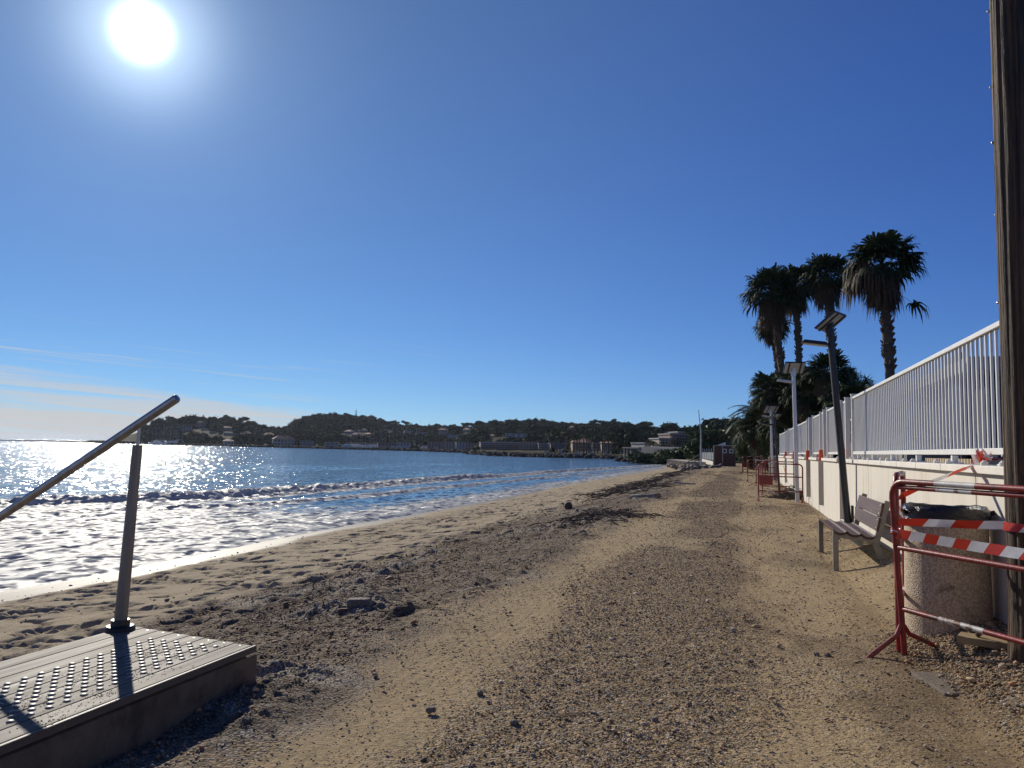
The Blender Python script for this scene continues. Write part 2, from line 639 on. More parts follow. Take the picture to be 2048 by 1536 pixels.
M_whitepole = mat('pale_grey_pole', (.62, .63, .64), (.55, .56, .57), 9, .45, .1, .1, 50, .002)
M_solar = mat('solar_cells', (.012, .014, .03), (.018, .02, .04), 5, .2, .2)
M_panelback = mat('panel_backing', (.45, .42, .36), (.36, .33, .28), 6, .6)
M_lens = mat('lamp_lens', (.42, .38, .30), (.34, .30, .24), 14, .35)
M_orange = mat('orange_plastic', (.68, .10, .02), (.55, .075, .015), 9, .5)
M_bark = mat('palm_bark', (.16, .115, .08), (.09, .065, .045), 5, .9, 0, .8, 22, .03, stretch=(1, 1, 2.2))
M_dead = mat('dead_frond', (.115, .074, .042), (.065, .043, .026), 5, .8, 0, .0, trans=.2)
M_palm = mat('palm_leaf', (.034, .054, .024), (.020, .034, .016), 3, .65, 0, .0, spec=.08, trans=.10)
M_date = mat('date_palm_leaf', (.05, .06, .03), (.032, .042, .022), 3, .5, 0, spec=.05, trans=.18)
M_shrub = mat('shrub_leaf', (.055, .085, .035), (.03, .052, .022), 2, .55, spec=.18, trans=.2)
M_olean = mat('oleander_leaf', (.085, .11, .07), (.05, .072, .042), 3, .55, spec=.18, trans=.18)
M_pine = mat('pine_foliage', (.034, .050, .028), (.020, .032, .020), .25, .95, spec=.03)
M_pine2 = mat('dry_foliage', (.075, .062, .034), (.05, .045, .026), .25, .95, spec=.03)
M_trunk = mat('tree_bark', (.10, .075, .055), (.06, .045, .035), 5, .9)
M_hill = mat('scrub_ground', (.04, .042, .026), (.065, .055, .036), .05, .95, 0, .0, c3=(.10, .08, .055), c3scale=.03, c3lo=.58, c3hi=.7, spec=.03)
M_rock = mat('grey_rock', (.23, .195, .16), (.135, .115, .095), 6, .9, 0, .8, 30, .02)
M_dkrock = mat('dark_rock', (.075, .07, .066), (.045, .042, .04), 3, .95, 0, .6, 10, .05, spec=.05)
M_rust = mat('rust_brown_panel', (.115, .048, .030), (.085, .036, .024), 4, .62, 0, .15, 40, .003, stretch=(6, 6, .4))
M_glass = mat('dark_glass', (.02, .025, .03), (.03, .035, .04), 3, .12)
M_facade = [mat('facade_%s' % n, c, tuple(x * .88 for x in c), .6, .85, c3=tuple(x * .7 for x in c), c3scale=.25) for n, c in
            (('cream', (.42, .36, .28)), ('ochre', (.40, .27, .16)), ('rose', (.36, .24, .19)), ('pale', (.46, .43, .39)), ('grey', (.25, .24, .235)))]
M_tile = mat('terracotta_roof', (.36, .17, .10), (.27, .12, .075), 1.2, .8)
M_flat = mat('flat_roof', (.45, .43, .40), None, 1.0, .8)
M_shutter = mat('window_dark', (.07, .07, .075), (.05, .05, .055), 2, .4)

# ------------------------------------------------------------------ ground of path and beach
XW = 1.72          # face of the garden wall


def ground_z(X, Y, fine=True):
    X, Y = np.asarray(X, float), np.asarray(Y, float)
    X, Y = np.broadcast_arrays(X, Y)
    edge = -2.35 - .75 * sst(Y, 8, 60) + .35 * fbm(Y * .22, 0 * Y, 3, 5)
    # cross profile of the beach
    d = edge - X
    z = np.interp(d, [-9, 0, .7, 2.4, 4.6, 6.9, 8.2, 11, 16, 40], [0, 0, -.10, -.36, -.62, -.84, -1.0, -1.24, -1.6, -3.0])
    z = z - .02 * sst(d, -.5, .3) * sst(d, 1.2, .2)
    # soil banked against the garden wall
    z = z + .17 * sst(X, 1.0, 1.7) * sst(Y, 17, 11)
    z = z + .05 * fbm(X * .5, Y * .3, 3, 1) * sst(d, -2, 1)
    if fine:
        path = sst(d, .1, -.5)
        scree = sst(d, -.35, .15) * sst(d, 3.4 - 1.6 * sst(Y, 10, 35), 1.6 - .9 * sst(Y, 10, 35))
        sand = sst(d, 1.6, 2.6)
        wet = sst(z, -.80, -.93)
        grav = sst(fbm(X * .9, Y * .35, 4, 21) - .07 + .24 * sst(X, -1.7, -1.2) * sst(X, .1, -.35) + .18 * sst(X, .8, 1.2), -.02, .12)
        z = z + path * (.010 * fbm(X * 5, Y * 5, 4, 31) + grav * .030 * fbm(X * 13, Y * 13, 4, 33) + .05 * fbm(X * .8, Y * .25, 3, 35))
        crust = np.abs(fbm(X * 2.3, Y * 1.5, 5, 41, .6))
        z = z + scree * (.10 * crust + .075 * fbm(X * 6, Y * 5, 5, 43, .62) + .09 * np.maximum(0, fbm(X * 1.1, Y * .8, 3, 47)))
        cm = sst(fbm(X * 1.1, Y * .8, 3, 47), .04, .14) * scree
        z = z + cm * (.055 * np.abs(fbm(X * 4.5, Y * 3.2, 4, 45, .62)) / .25 + .03 * fbm(X * 14, Y * 12, 3, 46))
        dent = np.minimum(0, fbm(X * 2.6 + .6 * fbm(X, Y, 2, 3), Y * 4.2, 4, 51, .55) + .03)
        lump = fbm(X * 1.5, Y * 2.4, 4, 53)
        z = z + sand * (1 - wet) * (.44 * dent + .06 * lump)
    return z


ys = [1.0]
while ys[-1] < 132:
    ys.append(ys[-1] + max(.010, ys[-1] * .0034))
ys = np.array([-3.0, -1.0, 0.0] + ys)
xs = np.concatenate([np.arange(-24, -12, .6), np.arange(-12, -9.5, .09), np.arange(-9.5, -3.4, .034), np.arange(-3.4, 2.2, .018), [2.3, 3.0]])
GX, GY = np.meshgrid(xs, ys)
GZ = ground_z(GX, GY)
Gd = (-2.35 - .75 * sst(GY, 8, 60) + .35 * fbm(GY * .22, 0 * GY, 3, 5)) - GX
strip = np.zeros_like(GX)
for x0_, w__ in ((-1.72, .34), (.16, .20), (-3.0 + 4.05, .14)):
    strip = np.maximum(strip, np.exp(-((GX - x0_ - .22 * fbm(GY * .16, 0 * GY + x0_, 3, 171)) / w__) ** 2))
strip = np.clip(strip * (1 + .9 * fbm(GX * 3.2, GY * .7, 3, 173)), 0, 1) * sst(GX, -2.2, -2.0)
GZ = GZ - .016 * strip + 0.0014 * strip * np.sin(GX * 90 + 3 * fbm(GX, GY * .4, 2, 175))
# footprints along the sand
_fr = np.random.default_rng(5)
for tr_ in range(16):
    fx, fy, hd = _fr.uniform(-9.0, -4.6), _fr.uniform(3.5, 20), _fr.choice([0, math.pi]) + _fr.normal(0, .35)
    for st_ in range(int(_fr.integers(8, 26))):
        hd += _fr.normal(0, .07)
        fx += math.sin(hd) * .68; fy += math.cos(hd) * .68
        if not (-9.2 < fx < -4.2 and 3 < fy < 45):
            continue
        px_ = fx + (.11 if st_ % 2 else -.11) * math.cos(hd)
        i0, i1 = np.searchsorted(ys, [fy - .35, fy + .35]); j0, j1 = np.searchsorted(xs, [px_ - .35, px_ + .35])
        if i1 - i0 < 2 or j1 - j0 < 2:
            continue
        X_, Y_ = GX[i0:i1, j0:j1] - px_, GY[i0:i1, j0:j1] - fy
        u_, v_ = X_ * math.sin(hd) + Y_ * math.cos(hd), X_ * math.cos(hd) - Y_ * math.sin(hd)
        r2_ = (u_ / .155) ** 2 + (v_ / .065) ** 2
        GZ[i0:i1, j0:j1] += -.060 * np.exp(-r2_ ** 1.5) + .018 * np.exp(-(np.sqrt(r2_) - 1.7) ** 2 / .22)
n_a = fbm(GX * 1.3, GY * .6, 5, 61, .6)
n_b = fbm(GX * 7, GY * 6, 4, 63, .6)
c_path = np.array([.365, .270, .150])
c_grav = np.array([.272, .190, .104])
c_dirt = np.array([.175, .120, .070])
c_scree = np.array([.225, .168, .110])
c_crust = np.array([.31, .262, .20])
c_sand = np.array([.37, .295, .19])
c_wet = np.array([.20, .165, .120])
col = np.empty(GX.shape + (3,))
col[:] = c_path


def blend(a, c):
    global col
    col = col * (1 - a[..., None]) + np.asarray(c) * a[..., None]


grav = sst(fbm(GX * .9, GY * .35, 4, 21) - .07 + .24 * sst(GX, -1.7, -1.2) * sst(GX, .1, -.35) + .18 * sst(GX, .8, 1.2) + n_b * .22, -.14, .20)
blend(grav * .75 * (1 - .85 * strip), c_grav)
blend(.35 * strip, c_path * 1.12)
blend(.55 * sst(n_a, .06, .2) * sst(GX, -.6, .5), c_dirt)
blend(.6 * sst(GX, 1.25, 1.6) * sst(GY, 10, 6.5), c_dirt)
blend(.5 * sst(n_a + .25 * sst(GX, .2, 1.0), .12, .32) * sst(GY, 11, 5), c_dirt)
wscree = 3.4 - 1.6 * sst(GY, 10, 35)
scree = sst(Gd + n_a * 1.2 + n_b * .3, -.45, .15) * sst(Gd + n_a * 1.6 + n_b * .5, wscree, wscree - .9)
sandm = sst(Gd + n_a * .9 + n_b * .3, wscree - 1.0, wscree)
blend(sandm, c_sand)
blend(scree * .95, c_scree)
blend(scree * sst(fbm(GX * 1.1, GY * .8, 3, 47) + n_b * .12, .05, .14) * .85, c_crust)
blend(scree * .7 * sst(fbm(GX * 3, GY * 2.2, 4, 71), .06, .17), c_dirt * .7)
blend(sandm * .5 * sst(fbm(GX * 3, GY * 5, 4, 73), .12, .2) * sst(GZ, -.88, -.8), c_dirt)
gravm = np.clip(np.maximum((grav * .62 + .36) * (1 - .75 * strip), scree) + .35 * sst(GX, 1.1, 1.5) * sst(GY, 9, 6), 0, 1) * sst(Gd, wscree + .6, wscree - .4)
wetm = sst(GZ + .13 * fbm(GX * .3, GY * .16, 3, 77), -.885, -.935)
blend(wetm, c_wet)
g_ob = np_mesh('ground', np.stack([GX, GY, GZ], -1).reshape(-1, 3), grid_faces(len(ys), len(xs)), M_ground, smooth=True,
               col={'Col': col.reshape(-1, 3), 'wet': wetm.ravel(), 'grav': gravm.ravel()})
setting(g_ob)
# wide sheet under everything, out to the horizon
s_ob = np_mesh('seabed_ground', [(-14000, -400, -9), (9000, -400, -9), (9000, 14000, -9), (-14000, 14000, -9)], [(0, 1, 2, 3)], M_hill)
setting(s_ob)

# ------------------------------------------------------------------ sea
SEA = -1.0


def breaker_x(Y):
    return np.interp(Y, [10, 20.5, 23.7, 26.4, 29.6, 42, 63, 93, 130, 200], [-24.5, -24.3, -22.6, -21.5, -21.0, -21, -19.9, -17.2, -15.2, -13])


yq = [-2.0]
while yq[-1] < 260:
    yq.append(yq[-1] + max(.05, abs(yq[-1]) * .006))
yq = np.concatenate([[-400, -60, -20], yq, 260 * 1.25 ** np.arange(1, 18)])
xq = np.concatenate([-30 * 1.3 ** np.arange(23, 0, -1), np.arange(-30, -8.9, .075), [-8.0, 0, 8, 60, 400, 3000, 8000]])
SX, SY = np.meshgrid(xq, yq)
near = sst(SX, -70, -34) * sst(SY, 300, 150) * sst(SX, -2, -8) * sst(SY, -5, 1)
bx = breaker_x(SY) + .9 * fbm(SY * .13, 0 * SY, 3, 81) + .25 * fbm(SY * .9, 0 * SY, 3, 83)
amp = (.25 + .36 * fbm(SY * .09, 0 * SY, 2, 85)) * sst(SY, 160, 80)
q = SX - bx
ridge = np.where(q < 0, np.exp(-(q / 2.0) ** 2), np.exp(-(q / .55) ** 2))
tumble = fbm(SX * 3.2, SY * 3.2, 4, 87, .6)
SZ = SEA + near * (amp * ridge * (.72 + .0 * q) + .34 * tumble * sst(q, -.9, -.1) * sst(q, 1.4, .3) + .16 * fbm(SX * 8, SY * 6, 3, 88, .6) * sst(q, -.6, .0) * sst(q, 1.2, .3))
b2 = bx - 10.5 + 1.2 * fbm(SY * .1, 0 * SY + 5, 3, 89)
q2 = SX - b2
r2 = np.where(q2 < 0, np.exp(-(q2 / 2.6) ** 2), np.exp(-(q2 / .7) ** 2)) * sst(SY, 48, 30)
SZ = SZ + near * .38 * r2
q3 = SX - bx - 4.2 + 1.2 * fbm(SY * .17, 0 * SY + 9, 3, 91)
SZ = SZ + near * .10 * np.where(q3 < 0, np.exp(-(q3 / 1.2) ** 2), np.exp(-(q3 / .25) ** 2))
swx = -11.9 + 1.3 * fbm(SY * .16, 0 * SY, 4, 93) + .8 * sst(SY, 18, 45)          # foam front of the wash
q4 = SX - swx
SZ = SZ + near * .035 * np.where(q4 < 0, np.exp(-(q4 / 1.4) ** 2), np.exp(-(q4 / .8) ** 2)) * (1 + 2.2 * fbm(SX * 2.2, SY * 2.2, 3, 94))
SZ = SZ + near * .07 * fbm(SX * .9, SY * .6, 4, 95) + near * sst(q, .2, 2) * .06 * fbm(SX * 2.6, SY * 1.9, 4, 97, .6)
swell = .22 * np.sin((SX * .9 + SY * .16) * .33 + 2.0 * fbm(SX * .03, SY * .03, 2, 99)) * sst(SX, -600, -60) * sst(SX, -18, -27) * sst(SY, 900, 200) * sst(SX, -3000, -26)
SZ = SZ + swell * .55
# thin tongue of the wash follows the sand
SZ = np.where((SX > -16) & (SX < -8.5) & (SY < 125), np.minimum(SZ, np.maximum(ground_z(SX, SY, False), SEA) - .06 + .10 * sst(-q4, -1.2, .2) + .3 * sst(-q4, .4, 2.4)), SZ)
foam = np.zeros_like(SX)
foam = np.maximum(foam, 1.0 * sst(q, -2.6, -.5) * sst(q, 2.4, .5))
foam = np.maximum(foam, (.26 + .44 * sst(SY, 36, 16)) * sst(q, .0, .8) * sst(q4, 1.0, 0))
foam = np.maximum(foam, .95 * sst(q4, -3.4, -.3) * sst(q4, 1.2, .7))
foam = np.maximum(foam, .50 * sst(q4, -6.0, -2.0) * sst(q4, .3, .0))
foam = np.maximum(foam, .62 * sst(q3, -1.2, -.2) * sst(q3, 1.5, .2))
foam = np.maximum(foam, .62 * sst(q2, -.9, -.1) * sst(q2, 2.0, .3) * sst(SY, 45, 33))
foam = foam * near
calm = sst(q4, -.1, .3) * near * sst(SX, -14, -12)
sea = np_mesh('sea', np.stack([SX, SY, SZ], -1).reshape(-1, 3), grid_faces(len(yq), len(xq)), M_sea, smooth=True,
              col={'foam': foam.ravel(), 'calm': calm.ravel()})
setting(sea)

# ------------------------------------------------------------------ far shore and hills (one land sheet in range/azimuth)
_rid = [(-900, 888, 1000), (150, 885.5, 1000), (190, 884, 1000), (230, 880, 990), (280, 864, 980), (300, 860, 980), (340, 855, 970), (375, 850, 960), (440, 850, 960), (500, 858, 960), (540, 867, 980), (560, 870, 990),
        (575, 862, 1000), (600, 847, 1000), (640, 839.5, 1000), (690, 839, 1000), (725, 840.5, 1000), (760, 849, 980), (800, 860, 950), (850, 865, 900),
        (900, 863, 850), (950, 858, 800), (1000, 855, 760), (1050, 854, 740), (1100, 857, 720), (1150, 860, 700), (1200, 857, 680), (1240, 857, 660), (1270, 862, 640), (1300, 867, 600), (1340, 872, 520), (1365, 879, 440),
        (1385, 880, 330), (1410, 875, 300), (1440, 868, 290), (1470, 866, 290), (1500, 864, 290), (1560, 864, 300), (1700, 870, 300), (1900, 880, 300), (2100, 895, 300), (3200, 905, 300)]
_coast = [(-900, 1150), (150, 985), (185, 960), (190, 900), (280, 800), (430, 660), (580, 560), (700, 520), (860, 470), (940, 400), (950, 330), (1200, 245), (1240, 240), (1256, 195), (1262, 174), (1345, 152), (1362, 132), (1385, 118), (1425, 112), (1500, 112), (1600, 112), (3200, 112)]
rid_az = np.array([AZ(a) for a, b, c in _rid])
rid_h = np.array([PR(a, b, c).z for a, b, c in _rid])
rid_r = np.array([float(c) for a, b, c in _rid])
co_az = np.array([AZ(a) for a, b in _coast])
co_r = np.array([float(b) for a, b in _coast])


def hill_z(a, r):
    a, r = np.asarray(a, float), np.asarray(r, float)
    r0, r1, H = np.interp(a, co_az, co_r), np.interp(a, rid_az, rid_r), np.interp(a, rid_az, rid_h)
    quay = np.interp(a, [AZ(1240), AZ(1262), AZ(1400)], [.4, .9, .3])
    st = r0 + np.minimum(60.0, .3 * (r1 - r0))
    t = np.clip((r - st) / np.maximum(r1 - st, 1.0), 0, 1)
    z = -2.6 + (quay + 2.6) * sst(r - r0, -3.0, .6)
    z = z + np.maximum(H - quay, 0) * (.35 * t + .65 * t * t * (3 - 2 * t))
    z = z - np.maximum(r - r1, 0) * .05
    x, y = r * np.sin(a), r * np.cos(a)
    z = z + 5.0 * fbm(x * .012, y * .012, 4, 101) * np.clip(t * 2, 0, 1) * np.minimum(1, H / 22)
    return z


def hill_hit(px, py, back=0.0):
    """where the sight line through a surveyed photo point meets the hillside"""
    d = ray(px, py)
    a = math.atan2(d.x, d.y)
    s = d.z / math.hypot(d.x, d.y)
    rr = np.arange(110., 1150., 2.0)
    zz = CAM_H + s * rr
    hz = hill_z(np.full_like(rr, a), rr)
    ok = np.nonzero((hz > zz) & (rr > np.interp(a, co_az, co_r) + 1))[0]
    r = float(rr[ok[0]]) if len(ok) else float(np.interp(a, rid_az, rid_r))
    r += back
    return Vector((r * math.sin(a), r * math.cos(a), float(hill_z(a, r)))), a, r


ha = np.concatenate([np.linspace(AZ(-900), AZ(150), 20), np.linspace(AZ(151), AZ(1560), 420), np.linspace(AZ(1570), AZ(3200), 40)])
tt = np.linspace(0, 1, 90) ** 1.2
HA, TT = np.meshgrid(ha, tt)
r0g = np.interp(HA, co_az, co_r) - 4
r1g = np.interp(HA, rid_az, rid_r) + 260
HR = r0g + (r1g - r0g) * TT
# dense rows at the quay edge
for k, off in enumerate((0, 1.4, 2.6, 3.6, 4.4, 6.0)):
    HR[k] = r0g[k] + off
HR = np.maximum.accumulate(HR, axis=0)
HZ = hill_z(HA, HR)
hills = np_mesh('hills', np.stack([HR * np.sin(HA), HR * np.cos(HA), HZ], -1).reshape(-1, 3), grid_faces(*HA.shape), M_hill, smooth=True)
setting(hills)
# level garden ground behind the wall
gg = np_mesh('garden_ground', [(2.15, -5, .92), (70, -5, .92), (70, 118, .92), (2.15, 118, .92)], [(0, 1, 2, 3)], M_hill)
setting(gg)

# ================================================================== OBJECTS
# ------------------------------------------------------------------ garden wall and fence
wall_top = 1.19
root = thing('garden_wall', 'long cream rendered garden wall with dark upright recesses along the right of the sandy path', 'wall', (XW, 8, 0))
segs = [(1.5, 6.72), (6.735, 12.0), (12.015, 14.75), (15.45, 18.35), (19.55, 21.75), (23.2, 27.6), (29.0, 33.0), (34.6, 41.5)]
for a, b in segs:
    m = MB()
    m.box((.19, (a + b) / 2 - 8, wall_top / 2 - .15), (.38, b - a, wall_top + .3))
    o = m.build('wall_panel', M_wallm, root, bevel=.008)
for a, b in [(1.5, 14.75)] + segs[3:]:
    m = MB()
    y = a
    while y < b - .01:
        e = min(y + 1.02, b)
        m.box((.19, (y + e) / 2 - 8, wall_top + .032), (.47, e - y - .012, .06))
        y = e
    m.build('coping', M_cap, root, bevel=.006)
for (a, b) in [(14.75, 15.45), (18.35, 19.55), (21.75, 23.2), (27.6, 29.0), (33.0, 34.6)]:
    m = MB()
    m.box((.30, (a + b) / 2 - 8, wall_top / 2 - .15), (.10, b - a, wall_top + .28))
    m.build('recess_back', M_conc, root)
    m = MB()
    m.box((.12, (a + b) / 2 - 8, .0), (.22, b - a - .004, .30))
    m.build('recess_sill', M_wallm, root, bevel=.006)
# render joints stand 2 mm proud
m = MB()
for y in (3.9, 9.4):
    m.box((-.002, y - 8, .5), (.006, .012, 1.3))
m.build('joint_line', M_joint, root)

FX = 1.86
fence = thing('metal_fence', 'tall white metal fence of close upright slats standing on the cream garden wall', 'fence', (FX, 8, 0))
FT, FB = 2.33, 1.36
runs = [(2.2, 14.42), (15.35, 18.5), (19.4, 22.2), (23.5, 28.2), (29.0, 33.2), (34.4, 41.4)]
for ri, (a, b) in enumerate(runs):
    m = MB()
    m.box((0, (a + b) / 2 - 8, FT - .02), (.055, b - a, .040))
    m.build('top_rail', M_white, fence, bevel=.004)
    m = MB()
    m.box((0, (a + b) / 2 - 8, FB), (.056, b - a, .050))
    m.build('bottom_rail', M_white, fence, bevel=.004)
    m = MB()
    y = a + .07
    while y < b - .03:
        m.box((0, y - 8, (FT + FB) / 2 - .008), (.018, .024, FT - FB - .07))
        y += .128
    m.build('slat_panel', M_white, fence)
    y = b - .5
    while y > a + .2:
        m = MB()
        m.box((0, y - 8, (FB + wall_top) / 2 + .018), (.05, .05, FB - wall_top - .10))
        m.box((0, y - 8, wall_top + .070), (.12, .13, .010))
        m.build('foot', M_white, fence)
        for s in (-.22, .22):
            m = MB()
            m.lathe([(.030, 0), (.028, .022), (.016, .032), (.012, .040)], (-.10, y + s - 8, wall_top + .063), 10)
            m.build('bolt_cap', M_cap, fence, smooth=True)
        y -= 1.5 if a < 10 else 2.2
    for yy in (a - .045, b + .045):
        if 2.5 < yy < 41.5 or yy > 41:
            m = MB()
            m.box((0, yy - 8, (FT + wall_top) / 2 + .03), (.085, .075, FT - wall_top + .0))
            m.box((0, yy - 8, FT + .040), (.10, .09, .022))
            m.build('post', M_white, fence, bevel=.004)
# pale drain pipes with orange plastic ends, one in each wall recess
for i, y in enumerate((15.05, 18.98, 22.75, 28.55, 33.8)):
    wd = ('nearest the bench', 'second along from the bench', 'third along from the bench', 'fourth along from the bench', 'farthest along the fence')[i]
    t_ = thing('pipe_stake', 'white pipe ending in an orange cap at a fence gap, ' + wd, 'pipe', (FX - .13, y, wall_top), group='orange capped pipes in the fence gaps')
    m = MB()
    m.tube([(0, 0, .30), (0, 0, 1.12)], .025, 10)
    m.tube([(0, 0, .22), (0, 0, .32)], .016, 8)
    m.build('pipe', M_white, t_, smooth=True)
    m = MB()
    m.box((0, 0, .12), (.10, .15, .26), taper=.86)
    m.box((-.01, .05, .26), (.05, .05, .05), taper=.7)
    m.build('end_cap', M_orange, t_, bevel=.015)

# ------------------------------------------------------------------ house and terrace seen through the fence
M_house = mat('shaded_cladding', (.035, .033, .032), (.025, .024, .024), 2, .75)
M_hroof = mat('grey_roof_edge', (.24, .235, .23), (.19, .185, .18), 2, .7)
hb = PY(1925, 735, 13.0)
house = thing('holiday_house', 'dark low house with a flat grey roof edge behind the white slat fence', 'house', (hb.x, 13.0, .92))
hh = hb.z - .92
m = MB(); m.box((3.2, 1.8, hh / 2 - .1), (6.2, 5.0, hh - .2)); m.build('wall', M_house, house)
m = MB(); m.box((3.15, 1.7, hh - .06), (6.7, 5.6, .20)); m.build('roof', M_hroof, house, bevel=.02)
for x in (1.0, 2.8):
    m = MB(); m.box((x, -.72, 1.0), (1.3, .06, 1.3)); fr = m.build('window', M_white, house)
    m = MB(); m.box((x, -.752, 1.0), (1.16, .02, 1.16)); m.build('pane', M_glass, fr)
m = MB(); m.box((-.02, .4, 1.0), (.06, .95, 1.95)); m.build('door', M_shutter, house)
terrace = thing('terrace', 'raised white terrace with thin railings seen between fence slats in front of the dark house', 'terrace', (3.0, 13.4, .92))
m = MB(); m.box((.6, 4.2, .35), (2.2, 8.2, .7)); m.build('deck', M_hroof, terrace)
for z in (.95, 1.25):
    m = MB(); m.tube([(-.5, .2, z), (-.5, 8.2, z)], .022, 8); m.build('rail', M_white, terrace, smooth=True)
for k in range(5):
    m = MB(); m.box((-.5, .2 + 2.0 * k, 1.0), (.05, .05, .62)); m.build('post', M_white, terrace)
shd = thing('garden_pavilion', 'pale open pavilion roof with white trim left of the dark house behind the fence', 'pavilion', (4.3, 19.0, .92))
m = MB()
m.prism([(-1.0, 0, 1.55), (1.1, 0, 2.05), (3.2, 0, 1.55), (3.2, 0, 1.42), (1.1, 0, 1.92), (-1.0, 0, 1.42)], (0, 3.6, 0))
m.build('roof', M_white, shd)
for x in (-.8, 3.0):
    for y in (.15, 3.45):
        m = MB(); m.box((x, y, .72), (.09, .09, 1.44)); m.build('post', M_white, shd)
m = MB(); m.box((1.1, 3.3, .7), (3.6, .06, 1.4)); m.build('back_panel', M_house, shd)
# stacked timber behind the gap under the fence
t_ = thing('timber_stack', 'low stack of pale sawn boards in the gap under the white fence', 'timber', (2.55, 10.4, .92))
for k in range(4):
    m = MB(); m.box((.0, .0, .05 + k * .095), (.5 - .03 * k, 2.6 - .1 * k, .088), R_(rng.uniform(-1, 1))); m.build('board', mat('sawn_timber', (.50, .40, .25), (.42, .32, .19), 3, .7, 0, .2, 40, .003, stretch=(1, .1, 1)), t_)

# ------------------------------------------------------------------ bench
bench = thing('park_bench', 'empty park bench with wavy brown boards and a grey steel frame against the cream wall', 'bench', (1.0, 9.66, 0))
bz0 = float(ground_z(1.05, 10.4, False))
SEAT = .425
for y in (.05, 1.78):
    m = MB()
    m.beam((.03, y, -.06), (.03, y, SEAT), .06, .06, (1, 0, 0))
    m.build('front_leg', M_bench_m, bench, bevel=.006)
    m = MB()
    m.beam((.06, y, SEAT - .03), (.480, y, SEAT - .08), .06, .06)
    m.build('seat_support', M_bench_m, bench, bevel=.006)
    m = MB()
    m.beam((.45, y, SEAT - .10), (.575, y, -.02), .065, .065, (0, 1, 0))
    m.build('rear_leg', M_bench_m, bench, bevel=.006)
    m = MB()
    m.beam((.450, y, SEAT - .13), (.590, y, .80), .065, .055, (0, 1, 0))
    m.build('back_support', M_bench_m, bench, bevel=.006)
m = MB(); m.beam((.30, .05, SEAT - .12), (.30, 1.78, SEAT - .12), .05, .06); m.build('stretcher', M_bench_m, bench)
# seat boards with a moulded wavy section
for k in range(3):
    x0 = .005 + k * .150
    n = 8
    topl, botl = [], []
    for i in range(n + 1):
        u = i / n
        x = x0 + .138 * u
        zc = SEAT + .012 - .115 * x - .020 * math.sin(math.pi * u) + (.012 if (i in (0, n)) else .0)
        topl.append((x, 0, zc + .014))
        botl.append((x, 0, zc - .014))
    m = MB()
    m.prism(topl + botl[::-1], (0, 1.86, 0))
    m.build('seat_board', M_bench_w, bench, bevel=.004)
for k in range(2):
    z0 = .455 + k * .165
    x0 = .484 + k * .036
    m = MB()
    c = Vector((x0, .92, z0 + .08))
    rot = Matrix.Rotation(R_(12), 4, 'Y')
    m.box(c, (.026, 1.84, .160), rot)
    m.build('back_board', M_bench_w, bench, bevel=.006)
    for y in (.05, 1.78):
        for dz_ in (-.045, .045):
            m = MB()
            m.lathe([(.010, 0), (.009, .004), (.004, .006)], (0, 0, 0), 8)
            o = m.build('bolt', M_steel, bench)
            o.location = (x0 - .014 + dz_ * .21, y + .02, z0 + .08 + dz_)
            o.rotation_euler = (0, R_(-78), 0)

# ------------------------------------------------------------------ litter bin
BX, BY = 1.418, 6.34
bzb = float(ground_z(BX, BY, False))
lb = thing('litter_bin', 'round exposed aggregate concrete litter bin behind the striped tape beside the wooden pole', 'litter bin', (BX, BY, 0))
M_agg = bpy.data.materials.new('exposed_aggregate')
M_agg.use_nodes = True
t = NT(M_agg.node_tree)
co = t.coord('Object')
vo = t.add('ShaderNodeTexVoronoi')
vo.inputs['Scale'].default_value = 105
t.set(vo.inputs['Vector'], co)
big = t.noise(co, 5, 5, .65)
c_ = t.mix(t.ramp(vo.outputs['Color'], .2, .85), (.36, .27, .175), (.60, .48, .34))
c_ = t.mix(t.math('MULTIPLY', t.ramp(big, .56, .70), .75), c_, (.17, .115, .075))
c_ = t.mix(t.math('MULTIPLY', t.ramp(t.noise(co, 38, 4, .7), .62, .70), .8), c_, (.07, .045, .032))
p = t.add('ShaderNodeBsdfPrincipled')
t.set(p.inputs['Base Color'], c_)
p.inputs['Roughness'].default_value = .85
t.set(p.inputs['Normal'], t.bump(t.math('SUBTRACT', 1.0, vo.outputs['Distance']), .9, .006))
t.t.links.new(p.outputs[0], t.add('ShaderNodeOutputMaterial').inputs[0])
RB = .278
m = MB()
m.lathe([(RB * 1.01, -.12), (RB * 1.01, .06), (RB, .3), (RB * .985, .6), (RB * .97, .80), (RB * .95, .818), (RB * .80, .818), (RB * .78, .5)], (0, 0, 0), 64, cap=False)
m.build('concrete_shell', M_agg, lb, smooth=True)
m = MB()
m.lathe([(RB * .90, .80), (RB * .925, .915), (RB * .91, .92), (RB * .86, .92), (RB * .85, .60)], (0, 0, 0), 48, cap=False)
m.build('liner_ring', mat('grey_liner', (.10, .10, .105), (.07, .07, .075), 8, .45), lb, smooth=True)
m = MB()
n = 72
prof = [(.955, .872), (1.01, .858), (1.025, .90), (1.005, .937), (.95, .954), (.88, .948), (.78, .88), (.70, .72)]
vs, fs = [], []
rr = random.Random(3)
for j, (rk, z) in enumerate(prof):
    for k in range(n):
        a = 2 * math.pi * k / n
        wv = .010 * math.sin(7 * a + j * 1.9) + .008 * math.sin(19 * a + 2.7 * j) + rr.uniform(-.005, .005)
        zz = z + (.012 * math.sin(3 * a + .6) + .004 * math.sin(13 * a + 2 * j) + rr.uniform(-.002, .002)) * (1.6 if j < 2 else .6)
        if j < 2:
            zz -= .030 * max(0, math.sin(a * 1 + 4.2)) + .02 * max(0, math.sin(3 * a))
        vs.append((math.cos(a) * RB * (rk + wv), math.sin(a) * RB * (rk + wv), zz))
